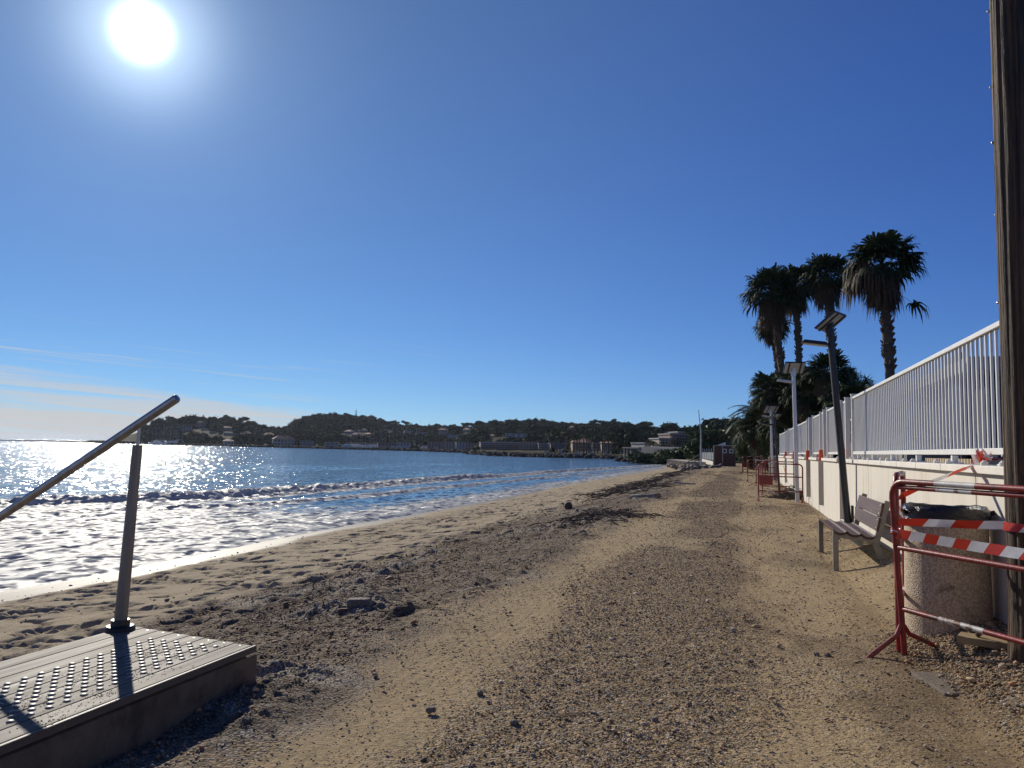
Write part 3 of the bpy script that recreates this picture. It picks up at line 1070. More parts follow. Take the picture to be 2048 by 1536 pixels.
for j in range(len(prof) - 1):
    for k in range(n):
        fs.append((j * n + k, j * n + (k + 1) % n, (j + 1) * n + (k + 1) % n, (j + 1) * n + k))
m._add(vs, fs, 0)
m.tube([(RB * .99, -.03, .91), (RB * 1.10, -.05, .923), (RB * 1.2, -.06, .915)], [.02, .016, .006], 7)
m.tube([(-RB * .99, -.06, .90), (-RB * 1.05, -.10, .915), (-RB * 1.13, -.14, .925)], [.02, .015, .005], 7)
bg_ = m.build('bin_bag', M_black, lb, smooth=True)
bg_.data.polygons.foreach_set('use_smooth', np.ones(len(bg_.data.polygons), bool))

# ------------------------------------------------------------------ wooden pole
PX_, PYY = 1.595, 5.22
pole = thing('utility_pole', 'thick dark cracked wooden utility pole standing upright at the right edge beside the concrete bin', 'pole', (PX_, PYY, 0))
M_wood = bpy.data.materials.new('cracked_pole_wood')
M_wood.use_nodes = True
t = NT(M_wood.node_tree)
co = t.coord('Object')
gr = t.noise(t.scale_vec(co, (1, 1, .035)), 30, 6, .7, dist=.4)
g2 = t.noise(t.scale_vec(co, (1, 1, .06)), 90, 4, .65)
c_ = t.mix(t.ramp(gr, .32, .68), (.012, .008, .006), (.15, .080, .036))
c_ = t.mix(t.ramp(t.noise(t.scale_vec(co, (1, 1, .2)), 9, 4, .6), .5, .72), c_, (.05, .036, .026))
c_ = t.mix(t.math('MULTIPLY', t.ramp(g2, .55, .7), .7), c_, (.02, .014, .01))
p = t.add('ShaderNodeBsdfPrincipled')
t.set(p.inputs['Base Color'], c_)
p.inputs['Roughness'].default_value = .75
t.set(p.inputs['Normal'], t.bump(t.math('ADD', gr, t.math('MULTIPLY', g2, .5)), 1.0, .02))
t.t.links.new(p.outputs[0], t.add('ShaderNodeOutputMaterial').inputs[0])
n, hgt = 96, 7.2
zs = np.linspace(-.4, hgt, 150)
th = np.linspace(0, 2 * math.pi, n, endpoint=False)
TH, ZZ = np.meshgrid(th, zs)
cr = fbm(np.cos(TH) * 4 + 9, np.sin(TH) * 4 + ZZ * .12, 4, 111, .6)
cr2 = np.minimum(0, fbm(np.cos(TH) * 9 + 3, np.sin(TH) * 9 + ZZ * .25, 3, 113) + .08)
rad = .108 - .0016 * ZZ + .020 * cr + .055 * cr2
rad = rad + .012 * sst(ZZ, .5, 0)
V = np.stack([np.cos(TH) * rad, np.sin(TH) * rad, ZZ], -1).reshape(-1, 3)
i = np.arange((len(zs) - 1) * n)
r_, c2 = i // n, i % n
Fq = np.stack([r_ * n + c2, r_ * n + (c2 + 1) % n, (r_ + 1) * n + (c2 + 1) % n, (r_ + 1) * n + c2], 1)
np_mesh('shaft', V, Fq, M_wood, pole, smooth=True)
for z, a in ((1.32, 2.9), (2.25, 2.7), (2.8, 2.55), (3.25, 2.75), (3.6, 2.9), (4.1, 2.8)):
    m = MB()
    m.lathe([(.010, 0), (.009, .008), (.004, .012)], n=8)
    o = m.build('nail', M_steel, pole)
    o.location = (math.cos(a) * .106, math.sin(a) * .106, z)
    o.rotation_euler = (0, R_(90), a)


# ------------------------------------------------------------------ crowd barriers
def banded_tube(m, p, q, rad, bands, n=10):
    """tube along p..q, material 1 within the given fractions"""
    p, q = Vector(p), Vector(q)
    cuts = sorted({0.0, 1.0, *[x for b in bands for x in b]})
    for a, b in zip(cuts, cuts[1:]):
        mid = (a + b) / 2
        mi = 1 if any(x <= mid <= y for x, y in bands) else 0
        m.tube([p.lerp(q, a), p.lerp(q, b)], rad, n, mi)


def make_barrier(name, label, L, H=1.10, loc=(0, 0, 0), rz=0.0, feet=(True, True), tilt=0.0, plate=False, group='red and white site barriers along the path'):
    b = thing(name, label, 'barrier', loc, rz, group)
    b.rotation_euler = (tilt, 0, rz)
    r = .019
    m = MB()
    rad = .11
    pts = [(0, 0, .0)]
    pts += [(0, 0, H - rad)] + [(rad - rad * math.cos(a), 0, H - rad + rad * math.sin(a)) for a in np.linspace(.3, 1.57, 5)]
    m.tube(pts, r, 12)
    banded_tube(m, (rad, 0, H), (L - rad, 0, H), r, [(.16, .34), (.62, .8)], 12)
    pts = [(L - rad + rad * math.sin(a), 0, H - rad + rad * math.cos(a)) for a in np.linspace(0, 1.57, 6)] + [(L, 0, 0)]
    m.tube(pts, r, 12)
    m.build('frame', [M_red, M_wred], b, smooth=True)
    for z, bands in ((.70, []), (.30, [(.14, .32), (.66, .84)])):
        m = MB()
        m.tube([(.0, 0, z), (.035, 0, z), (.075, 0, z)], [.010, .017, .0165], 10)
        banded_tube(m, (.07, 0, z), (L - .02, 0, z), .0165, bands)
        m.build('rail', [M_red, M_wred], b, smooth=True)
    if H == 1.135:
        m = MB()
        banded_tube(m, (.06, .004, H - .037), (L - .06, .004, H - .037), .015, [(.18, .33), (.60, .79)], 12)
        m.build('rail', [M_red, M_wred], b, smooth=True)
    for k, x in enumerate((0, L)):
        if feet[k]:
            m = MB()
            m.tube([(x, -.30, .0), (x, -.24, .035), (x, -.05, .13), (x, -.012, .19)], .015, 8)
            m.tube([(x, .012, .19), (x, .05, .13), (x, .24, .035), (x, .30, .0)], .015, 8)
            m.build('foot', M_red, b, smooth=True)
    if plate:
        m = MB()
        m.box((.20, -.018, .60), (.36, .012, .26))
        m.build('plate', M_red, b, bevel=.02)
    return b


A0 = Vector((1.015, 5.70, 0))
ang = math.atan2(-.82, .50)
zb = float(ground_z(1.01, 5.7, False)) + .01
make_barrier('crowd_barrier', 'chipped red and white tubular barrier standing in front of the wooden pole', 1.9, 1.135, (A0.x, A0.y, zb), ang, tilt=.07)
zb2 = float(ground_z(1.1, 6.0, False))
make_barrier('crowd_barrier', 'red barrier with a white sloping top end standing between the bench and the concrete bin', .89, 1.17, (1.0, 5.80, zb2), math.atan2(.86, .20), feet=(False, False))

# ------------------------------------------------------------------ striped warning tape


def tape(label, pts, width=.075, band=.16, up=(0, 0, 1), sag=0.0, twist=0.0):
    P = [Vector(p) for p in pts]
    dense = []
    for a, b in zip(P, P[1:]):
        k = max(2, int((b - a).length / .012))
        for i in range(k):
            u = i / k
            q = a.lerp(b, u)
            q.z -= sag * 4 * u * (1 - u)
            dense.append(q)
    dense.append(P[-1])
    m = MB()
    upv = Vector(up)
    acc, vs, fs = 0.0, [], []
    for i, q in enumerate(dense):
        d = (dense[min(i + 1, len(dense) - 1)] - dense[max(i - 1, 0)]).normalized()
        if i:
            acc += (q - dense[i - 1]).length
        w_ = Matrix.Rotation(twist * acc + .22 * math.sin(acc * 5), 3, d) @ upv
        vs += [q + w_ * width * .5 + d * .022, q - w_ * width * .5 - d * .022]
        if i:
            fs.append((2 * i - 2, 2 * i - 1, 2 * i + 1, 2 * i))
            m.m.append(int(acc / band) % 2)
    m.v, m.f = [tuple(v) for v in vs], fs
    o = m.build('warning_tape', [M_tape_r, M_tape_w], fix=False, smooth=True)
    return tag(o, label, 'tape', 'red and white warning tape round the bin')


c0 = Vector((.985, 5.655, .80))
tape('straight red and white striped tape stretched across the bin above the middle rail', [c0 + Vector((-.01, -.02, .0)), c0 + Vector((.25, -.44, -.005)), c0 + Vector((.52, -.88, -.01)), c0 + Vector((.82, -1.36, -.01))], .062, .115)
pl = Vector((PX_, PYY, 0))
loop = [pl + Vector((math.cos(a) * .118, math.sin(a) * .118, .91)) for a in np.linspace(2.6, 5.6, 9)]
tape('twisted striped tape running from the barrier corner to a band round the wooden pole', [Vector((.985, 5.67, .875)), Vector((1.2, 5.56, .885)), Vector((1.35, 5.42, .895)), loop[0]] + loop[1:], .050, .17)
tape('loose red and white tape slanting up from the barrier onto the cream wall', [Vector((1.12, 6.4, 1.0)), Vector((1.30, 6.40, 1.10)), Vector((1.58, 6.55, 1.215)), Vector((1.84, 6.85, 1.285))], .045, .22, twist=1.2)
tape('torn tape hanging from the sloping barrier end down towards the bin bag', [Vector((1.13, 6.45, 1.02)), Vector((1.09, 6.2, .95)), Vector((1.05, 5.85, .86))], .06, .13, twist=.8)
m = MB()
rr = random.Random(9)
for k in range(26):
    a = Vector((1.82 + rr.uniform(-.05, .05), 6.85 + rr.uniform(-.12, .12), 1.30 + rr.uniform(-.03, .05)))
    u = Vector((rr.uniform(-1, 1), rr.uniform(-1, 1), rr.uniform(-1, 1))).normalized() * .035
    v = Vector((rr.uniform(-1, 1), rr.uniform(-1, 1), rr.uniform(-1, 1))).normalized() * .05
    m.face([a - u - v, a + u - v, a + u + v, a - u + v], k % 2)
o = m.build('tape_knot', [M_tape_r, M_tape_w], fix=False)
tag(o, 'crumpled knot of pink and white tape tied to the fence foot above the bin', 'tape')
m = MB()
for k in range(3):
    m.tube([(math.cos(a) * .028, math.sin(a) * .028, .012 * k + .006 * math.sin(a * 2)) for a in np.linspace(0, 6.28, 14)], .008, 6, k % 2)
o = m.build('tape_knot', [M_tape_r, M_tape_w], smooth=True)
o.location = (.975, 5.675, .80)
tag(o, 'tight red tape knot wrapped round the barrier corner tube', 'tape')

# plank with bolts by the foot of the pole
pk = thing('bolted_plank', 'short yellowish plank with rusty bolts lying beside the foot of the wooden pole', 'plank', (1.50, 5.50, float(ground_z(1.5, 5.5, False)) + .02), R_(-22))
m = MB(); m.box((0, 0, .02), (.42, .16, .045)); m.build('board', mat('old_plank', (.30, .22, .11), (.22, .15, .08), 8, .8, 0, .3, 50, .003), pk, bevel=.005)
for x in (-.1, .07):
    m = MB(); m.tube([(x, -.02, .03), (x, -.02, .11)], .009, 8); m.lathe([(.018, .05), (.018, .066)], (x, -.02, 0), 6); m.build('bolt', mat('rust', (.12, .055, .03), (.07, .035, .02), 20, .8), pk)
m = MB(); m.box((0, 0, 0), (.26, .42, .05)); o = m.build('concrete_footing', mat('dirty_concrete', (.17, .135, .10), (.12, .095, .07), 9, .95, 0, .8, 60, .01, c3=(.24, .2, .16), c3scale=8), bevel=.012)
o.location = (1.13, 5.06, .0); o.rotation_euler = (0, 0, R_(14))
tag(o, 'flat grey concrete footing set in the ground before the near barrier foot', 'concrete slab')


# ------------------------------------------------------------------ solar street lamps
def solar_lamp(label, base, top, rad, pmat, head_dir=-1, panel=.62, yaw=0.0, two_rad=None):
    """pole from base to top, tilted solar panel on top, flat lamp head on a short arm"""
    L = thing('solar_street_lamp', label, 'street lamp', base, 0, 'solar street lamps along the path')
    b, tp = Vector((0, 0, 0)), Vector(top) - Vector(base)
    m = MB()
    m.tube([b - (tp * .01), tp * .5, tp], [rad, rad * .95, rad * .9], 14)
    m.build('pole', pmat, L, smooth=True)
    if rad > .04 and pmat is M_darkpole:
        m = MB()
        m.box(tp * .08 + Vector((rad + .02, 0, -.1)), (.03, .12, .55)); m.build('base_wedge', M_darkpole, L)
    ya_ = SUN_AZ + R_(yaw)
    rot = Vector((math.sin(ya_) * .62, math.cos(ya_) * .62, .78)).to_track_quat('Z', 'Y').to_matrix().to_4x4()
    c = tp + Vector((.02, .02, .10))
    m = MB(); m.box(c, (panel, panel * .80, .03), rot); pn = m.build('solar_panel', M_solar, L, bevel=.004)
    m = MB(); m.box(c + rot.to_3x3() @ Vector((0, 0, -.024)), (panel * .93, panel * .73, .014), rot); m.build('panel_back', M_panelback, pn)
    m = MB()
    for s in (-1, 1):
        m.box(c + rot.to_3x3() @ Vector((s * panel * .28, 0, -.04)), (.04, panel * .8, .02), rot)
    m.build('bracket', M_darkpole, pn)
    m = MB(); m.tube([tp * .985, tp + Vector((.02, .02, .09))], rad * .8, 10); m.lathe([(rad * 1.25, -.14), (rad * 1.25, -.02)], tp, 14); m.build('collar', pmat, L, smooth=True)
    h = tp * .91
    m = MB()
    m.beam(h, h + Vector((head_dir * .09, 0, .02)), .06, .05)
    m.build('arm', pmat, L)
    hd = MB()
    hc = h + Vector((head_dir * .25, 0, .05))
    hr = Matrix.Rotation(R_(head_dir * -8), 4, 'Y')
    hd.box(hc, (.42, .24, .055), hr, taper=.8)
    hh_ = hd.build('lamp_head', M_darkpole if pmat is M_darkpole else M_whitepole, L, bevel=.008)
    m = MB(); m.box(hc + Vector((-.03 * head_dir * 0, 0, -.030)), (.36, .18, .012), hr); m.build('lens', M_lens, hh_)
    return L


b1 = Vector((1.62, 13.4, .08)); t1 = PY(1659, 655, 13.4)
solar_lamp('leaning dark solar lamp post with paint flaking, standing behind the bench', b1, t1, .056, M_darkpole, -1, .52, -20)
b2_ = Vector((1.46, 22.8, 0)); t2 = PY(1587, 742, 22.8)
solar_lamp('straight white solar lamp post rising out of the red barrier by the brush heap', b2_, t2, .056, M_whitepole, -1, .55, 35)
b3 = Vector((1.21, 27.7, 0)); t3 = PY(1549, 838, 27.7)
solar_lamp('short dark leaning lamp post inside the far red barrier', b3, t3, .040, M_darkpole, -1, .36, 0)
b4 = Vector((1.50, 42.0, 0)); t4 = PY(1542, 822, 42.0)
solar_lamp('white solar lamp post on a concrete pier where the garden wall ends', b4, t4, .062, M_whitepole, -1, .7, 20)
b5 = Vector((1.2, 58.0, 0)); t5 = PY(1517, 850, 58.0)
solar_lamp('farthest white solar lamp post in front of the palm hedge', b5, t5, .062, M_whitepole, -1, .7, 10)
b6 = PZ(1508, 941, 0); t6 = PY(1506, 893, b6.y)
o = MB().tube([(0, 0, 0), (0, 0, t6.z - .0)], .05, 10).build('post', M_darkpole, smooth=True)
o.location = b6
o.name = 'bollard_post'
tag(o, 'thin dark bare post beside the farthest barriers', 'post')
m = MB(); m.box((0, 0, .5), (.55, .6, 1.25)); m.box((0, 0, 1.15), (.62, .68, .07)); o = m.build('concrete_pier', M_conc, bevel=.02)
o.location = (1.62, 42.6, 0); tag(o, 'square grey concrete pier under the white lamp at the wall end', 'pier')
# white railing bits past the wall end
for i, (px0, px1, Y) in enumerate(((1512, 1530, 60.0), (1540, 1556, 46.0))):
    a = PY(px0, 925, Y); b = PY(px1, 925, Y)
    g_ = thing('white_railing', ('distant white railing panel beside the farthest barriers', 'white railing panel between lamp pier and wall end')[i], 'railing', (a.x, Y, 0))
    wdt = b.x - a.x
    m = MB(); m.box((wdt / 2, 0, 1.18), (wdt, .06, .08)); m.box((wdt / 2, 0, .35), (wdt, .06, .08)); m.build('rail', M_white, g_)
    m = MB()
    k = max(3, int(wdt / .14))
    for q_ in range(k + 1):
        m.box((wdt * q_ / k, 0, .72), (.06, .05, 1.1))
    m.build('slat_panel', M_white, g_)

# far barriers
make_barrier('crowd_barrier', 'red barrier with a red plate in front of the brush heap and white lamp post', 1.16, 1.05, (.43, 22.55, .0), R_(4), plate=True)
make_barrier('crowd_barrier', 'red barrier standing just behind the one with the plate, taped to the wall', 1.15, 1.08, (.62, 26.2, .0), R_(3))
make_barrier('crowd_barrier', 'distant red barrier with its end turned towards the camera past the taped one', 1.5, 1.05, (.55, 33.5, 0), R_(75))
make_barrier('crowd_barrier', 'distant pale pink barrier crossing in front of the concrete pier', 1.3, 1.05, (.25, 38.0, 0), R_(8))
make_barrier('crowd_barrier', 'farthest red barrier on the left by the hedge, facing the path', 1.5, 1.15, (.0, 53.0, 0), R_(12), plate=True)
make_barrier('crowd_barrier', 'farthest red barrier side panel running back along the hedge', 1.6, 1.15, (.05, 54.2, 0), R_(80))
tape('thin orange tape slanting down inside the far red barrier', [Vector((1.15, 24.0, 1.0)), Vector((1.38, 24.6, .25))], .04, .4)

# ------------------------------------------------------------------ wooden platform with studs at the head of the beach stairs
DT = .205
dk = thing('beach_platform', 'grey wooden platform with metal studs on a concrete base beside the sand', 'platform', (-2.56, 3.72, 0))
bx_ = [0, -.119, -.234, -.342, -.456, -.580, -.698, -.825, -.945]
for k in range(8):
    a, b = bx_[k], bx_[k + 1]
    yend = .0 + .017 * k
    m = MB()
    m.box(((a + b) / 2, yend - 1.6, DT - .0125), (a - b - .007, 3.2, .028))
    m.build('deck_board', M_deck, dk, bevel=.003)
m = MB(); m.box((-.464, -1.575, .005), (.936, 3.25, .300)); m.build('concrete_base', mat('shaded_stained_base', (.17, .135, .095), (.115, .09, .064), 5, .95, 0, .7, 50, .008, c3=(.07, .055, .042), c3scale=4, c3lo=.5, c3hi=.68), dk, bevel=.015)  # concrete colour darkened to paint in the shade on the base, plus random stains
m = MB(); m.box((.012, -1.6, DT - .016), (.02, 3.215, .036)); m.build('edge_strip', mat('deck_edge', (.10, .085, .07), (.07, .06, .05), 8, .6, 0, .3, 40, .003, stretch=(1, .05, 1)), dk, bevel=.004)
for k in range(4):
    m = MB(); m.box((-1.09 - .29 * k, -1.55, DT - .15 - .17 * k), (.27, 3.0, .035)); m.build('step', M_deck, dk, bevel=.004)
m = MB(); m.beam((-.95, .0, .02), (-2.2, .0, -.62), .05, .2); m.beam((-.95, -3.0, .02), (-2.2, -3.0, -.62), .05, .2); m.build('stringer', M_conc, dk)
M_stud = mat('worn_stud_metal', (.22, .21, .195), (.13, .125, .115), 60, .5, .5, .3, 200, .001)
st_me = MB().lathe([(.0165, 0), (.0155, .0035), (.011, .0065), (.004, .0075)], n=12).build('stud', M_stud, dk, smooth=True)
spots = []
for i in range(11):
    for j in range(22):
        spots.append((-2.722 - .0427 * i + 2.56, 3.622 - .087 * j - (i % 2) * .0435 - 3.72, DT + .0012))
spots.sort(key=lambda s: -s[1])
st_me.location = spots[0]
for s in spots[1:100]:
    o = st_me.copy(); COL.objects.link(o); o.location = s
rest = MB()
for s in spots[100:]:
    rest.lathe([(.0165, 0), (.0155, .0035), (.011, .0065), (.004, .0075)], s, 12)
o = rest.build('studs', M_stud, dk, smooth=True); o['kind'] = 'stuff'
for k in range(8):
    m = MB(); m.lathe([(.006, 0), (.005, .001)], ((bx_[k] + bx_[k + 1]) / 2, -.03 + .017 * k, DT + .0018), 8); m.build('screw', M_steel, dk)

n_ = 900
gx_ = nrg.normal(0, 1, (n_, 2))
cl_ = nrg.integers(0, 7, n_)
cc = np.array([(-.10, -.95), (-.30, -1.15), (-.14, -.6), (-.42, -.35), (-.05, -1.25), (-.34, -.75), (-.2, -.2)])[cl_] + gx_ * np.array([.05, .09])
sz_ = nrg.uniform(.0012, .004, n_)
V = ICO_V[None] * sz_[:, None, None] * np.array([1, 1, .5]) + np.column_stack([cc[:, 0] - 2.56, cc[:, 1] + 3.72, np.full(n_, DT + .002)])[:, None, :]
o = np_mesh('drifted_sand', V.reshape(-1, 3), (ICO_F[None] + 12 * np.arange(n_)[:, None, None]).reshape(-1, 3), mat('loose_sand', (.26, .20, .13), (.16, .12, .08), 40, .95))
tag(setting(o, 'stuff'), 'grains of sand and grit blown onto the wooden platform', 'sand')
hr = thing('stair_handrail', 'steel handrail sloping down towards the sea from its tapered post on the wooden platform', 'handrail', (-3.475, 3.745, DT))
tp = Vector((.045, .0, 1.075))
m = MB(); m.lathe([(.082, 0), (.082, .018), (.075, .026), (.052, .03), (.050, .06)], n=40); m.build('flange', mat('dark_flange', (.05, .05, .05), (.035, .035, .035), 9, .4, .4), hr, smooth=True)
m = MB(); m.tube([(0, 0, .02), tp * .5, tp], [.036, .032, .027], 28); m.build('post', M_post, hr, smooth=True)
pt = Vector((.05, 0, 1.175))
m = MB(); m.tube([tp - Vector((0, 0, .01)), pt], .0095, 12); m.build('pin', M_steel, hr, smooth=True)
sl = (0.60) / 1.015
end = Vector((.31, 0, pt.z + .155 + .025))
m = MB()
far_ = Vector((-2.35, 0, end.z - .585 * 2.66))
d_ = (end - far_).normalized()
m.tube([far_, end - d_ * .012, end - d_ * .004, end], [.026, .026, .023, .014], 28)
m.build('rail', M_steel, hr, smooth=True)
m = MB(); m.tube([(-1.9, 0, -1.35), (-1.9, 0, -.12)], [.041, .029], 24); m.build('post', M_post, hr, smooth=True)

# ------------------------------------------------------------------ gravel, stones, driftwood
pal = np.array([(.34, .27, .19), (.26, .20, .145), (.40, .33, .24), (.20, .165, .135), (.28, .27, .26), (.36, .22, .14), (.15, .125, .105), (.46, .42, .36)])


def scatter(name, n, xr, yr, size, dens, palette=pal, sink=.25, flat=(.35, .8), big=0.03):
    X = nrg.uniform(*xr, n)
    Y = np.exp(nrg.uniform(math.log(yr[0]), math.log(yr[1]), n))
    keep = nrg.uniform(0, 1, n) < dens(X, Y)
    X, Y = X[keep], Y[keep]
    n = len(X)
    s = size[0] + (size[1] - size[0]) * nrg.beta(1.1, 4.5, n)
    s = np.where(nrg.uniform(0, 1, n) < big, s * nrg.uniform(1.6, 2.6, n), s)
    s = s * np.clip((Y / 5.0) ** .35, .8, 2.0)
    fl = nrg.uniform(*flat, n)
    asp = nrg.uniform(.6, 1.5, n)
    th_ = nrg.uniform(0, 6.283, n)
    V = ICO_V[None] * nrg.uniform(.68, 1.25, (n, 12, 1))
    V = V * np.stack([s * asp, s, s * fl], -1)[:, None, :]
    tl = nrg.uniform(-.45, .45, (n, 1))
    x, y, z = V[..., 0], V[..., 1], V[..., 2]
    x, z = x * np.cos(tl) - z * np.sin(tl), x * np.sin(tl) + z * np.cos(tl)
    c_, s_ = np.cos(th_)[:, None], np.sin(th_)[:, None]
    x, y = x * c_ - y * s_, x * s_ + y * c_
    z0 = ground_z(X, Y) + s * fl * (1 - 2 * sink * nrg.uniform(.3, 1.2, n))
    P = np.stack([x + X[:, None], y + Y[:, None], z + z0[:, None]], -1)
    Fq = (ICO_F[None] + 12 * np.arange(n)[:, None, None]).reshape(-1, 3)
    C = palette[nrg.integers(0, len(palette), n)] * nrg.uniform(.75, 1.2, (n, 1))
    return np_mesh(name, P.reshape(-1, 3), Fq, M_stone, col={'Col': np.repeat(C, 12, 0)})


def d_path(X, Y):
    g_ = sst(fbm(X * .9, Y * .35, 4, 21) - .07 + .24 * sst(X, -1.7, -1.2) * sst(X, .1, -.35) + .18 * sst(X, .8, 1.2), -.03, .12)
    return .26 + .74 * g_


def d_scree(X, Y):
    d = -2.35 - .75 * sst(Y, 8, 60) - X
    return .25 + .75 * sst(fbm(X * 1.4, Y * 1.0, 3, 131), -.05, .1) * sst(d, -.4, .1)


st = scatter('path_gravel', 85000, (-2.4, 1.62), (2.0, 60), (.004, .0125), d_path, pal * np.array([1.0, .93, .86]), big=.025)
tag(setting(st, 'stuff'), 'loose brown and grey gravel strewn over the sandy path', 'gravel')
st = scatter('beach_rubble', 30000, (-5.6, -2.2), (2.2, 60), (.005, .018), d_scree, pal * np.array([.95, .80, .66]), big=.03)
tag(setting(st, 'stuff'), 'dark rubble and clods along the edge between path and beach', 'rubble')
st = scatter('gravel_heap', 9000, (.85, 1.70), (4.4, 7.6), (.005, .015), lambda X, Y: sst(np.hypot((X - 1.5) / .6, (Y - 5.7) / 1.2), 1.15, .4), pal * np.array([.92, .78, .62]), big=.05)
tag(setting(st, 'stuff'), 'loose heap of gravel round the foot of the bin and pole', 'gravel')
st = scatter('beach_pebbles', 1500, (-10.2, -4.8), (6, 60), (.008, .022), lambda X, Y: np.full_like(X, .35), pal * .6, big=.03)
tag(setting(st, 'stuff'), 'small dark pebbles and shells scattered on the sand', 'pebbles')


def rock(label, c, s, seed, m=M_rock, rz=0.0, name='rock', cat='rock', group=None, rough=.3, cl=.72):
    bm = bmesh.new()
    bmesh.ops.create_icosphere(bm, subdivisions=4, radius=1)
    for v in bm.verts:
        p_ = v.co
        q_ = np.array([max(-cl, min(cl, x)) for x in p_]) * (1.25 if cl < 1 else 1)
        k = 1 + rough * float(fbm(np.array(p_.x * 1.7 + seed), np.array(p_.y * 1.7 + p_.z * 1.3), 4, seed))
        v.co = Vector(q_) * k
        v.co = Vector((v.co.x * s[0], v.co.y * s[1], v.co.z * s[2]))
    me = bpy.data.meshes.new(name)
    bm.to_mesh(me)
    bm.free()
    o = link_mesh(name, me, m, None, True)
    o.location = c
    o.rotation_euler = (rng.uniform(-.1, .1), rng.uniform(-.1, .1), rz)
    return tag(o, label, cat, group)


def gz(x, y):
    return float(ground_z(x, y))


M_crust = mat('pale_rock_crust', (.36, .33, .29), (.24, .215, .185), 7, .95, 0, .9, 34, .02, c3=(.14, .115, .09), c3scale=5)
M_brick = mat('reddish_stone', (.16, .085, .065), (.11, .065, .05), 8, .9, 0, .6, 40, .01)
p_ = PZ(718, 1222, -.10)
rock('grey angular stone block on the dark rubble between platform and sand', (p_.x, p_.y, gz(p_.x, p_.y) + .035), (.105, .07, .048), 3, rz=.3)
rock('small reddish stone touching the grey stone block', (p_.x - .10, p_.y - .09, gz(p_.x - .1, p_.y - .09) + .012), (.05, .035, .025), 5, M_brick, .5)
p_ = PZ(1135, 1012, -.25)
lg = thing('log_stump', 'round dark sawn log lying on end on the beach edge', 'log', (p_.x, p_.y, gz(p_.x, p_.y) + .09), R_(20))
m = MB(); m.tube([(0, -.22, 0), (0, -.1, .005), (0, .22, .0)], [.11, .118, .108], 18); m.build('bark', M_trunk, lg, smooth=True)
m = MB(); m.tube([(-.08, .0, .02), (-.15, .02, .07)], [.03, .02], 8); m.build('branch_stub', M_trunk, lg, smooth=True)
for i, (px, py, sx, sy, sz, lb_) in enumerate(((1290, 1003, .75, .20, .10, 'long pale flat slab on the path edge beyond the log'), (1368, 973, .85, .2, .10, 'grey flat slab at the path edge nearest the beach stairs rail'))):
    p_ = PZ(px, py, -.12)
    rock(lb_, (p_.x, p_.y, gz(p_.x, p_.y) - .01), (sx * .55, sy * .8, sz * .75), 11 + i, M_crust, R_(rng.uniform(-15, 15)), 'rock_slab', 'rock slab', rough=.9)
# individual bigger stones lying on the path
for i, (px, py, s, lb_) in enumerate(((1655, 1092 + 220, .028, 'small pale stone near the barrier foot'), (1502, 1328, .026, 'dark fist sized stone on the sand strip'), (1633, 1310, .03, 'dark round stone left of the barrier foot'), (1030, 1443, .03, 'dark angular stone in the near gravel'),
                                      (862, 1420, .035, 'dark stone left of the gravel centre'), (1310, 1441, .03, 'grey angular stone in the gravel at the lower centre'), (960, 1382, .03, 'dark stone above the near gravel'))):
    p_ = PZ(px, py, 0)
    rock(lb_, (p_.x, p_.y, gz(p_.x, p_.y) + s * .25), (s * .6, s * .45, s * .36), 31 + i, M_rock, rng.uniform(0, 3), 'path_stone', 'stone', rough=.9, cl=.86)


def twigs(name, label, cat, pts, n, L, rad, spread, m=M_trunk, seed=1, heap=0.0, loc=(0, 0, 0), kind=None):
    rr = random.Random(seed)
    b = MB()
    for k in range(n):
        x, y = rr.choice(pts)
        x += rr.gauss(0, spread[0]); y += rr.gauss(0, spread[1])
        h = heap * max(0, 1 - math.hypot((x - pts[0][0]) / (2 * spread[0]), (y - pts[0][1]) / (2 * spread[1]))) * rr.random()
        l = L * rr.uniform(.4, 1.2)
        a = rr.uniform(0, math.pi)
        d = Vector((math.cos(a), math.sin(a) * .6, rr.uniform(-.05, .15 + heap))) * l
        c = Vector((x, y, gz(x, y) + rad + h))
        bend = Vector((rr.uniform(-.2, .2), rr.uniform(-.2, .2), rr.uniform(0, .2))) * l
        b.tube([c - d * .5, c + bend * .4, c + d * .5], [rad * rr.uniform(.4, 1.), rad, rad * .3], 5)
    o = b.build(name, m)
    if kind:
        setting(o, kind)
    return tag(o, label, cat)


M_drift = mat('driftwood', (.12, .085, .06), (.07, .05, .036), 6, .9, 0, .3, 40, .004)
p_ = PZ(1590, 1000, 0)
twigs('brush_heap', 'dark heap of twigs and dry leaves at the foot of the white lamp post', 'brush heap', [(p_.x - .05, p_.y + .6)], 420, .34, .010, (.30, .28), M_drift, 5, .42, kind='stuff')
pts_ = [(q.x, q.y) for q in (PZ(px, py, -.2) for px, py in ((1180, 1050), (1215, 1042), (1160, 1060), (1240, 1050)))]
twigs('driftwood_heap', 'dark tangle of driftwood on the rubble below the flat slab', 'driftwood', pts_, 420, .30, .011, (.38, .45), M_drift, 6, .16, kind='stuff')
pts_ = [(q.x, q.y) for q in (PZ(px, py, -.3) for px, py in ((1260, 975), (1300, 965), (1340, 955), (1290, 985), (1220, 985), (1350, 945)))]
twigs('driftwood_heap', 'spread of dark driftwood and reeds along the far beach edge', 'driftwood', pts_, 900, .75, .016, (.55, 2.4), M_drift, 7, .15, kind='stuff')
pts_ = [(q.x, q.y) for q in (PZ(px, py, -.15) for px, py in ((560, 1215), (640, 1180), (760, 1150), (860, 1120), (960, 1080), (700, 1250), (560, 1260)))]
twigs('seaweed_litter', 'dry dark seaweed strands scattered over the rubble strip', 'seaweed', pts_, 2600, .085, .003, (.5, .9), M_drift, 8, kind='stuff')
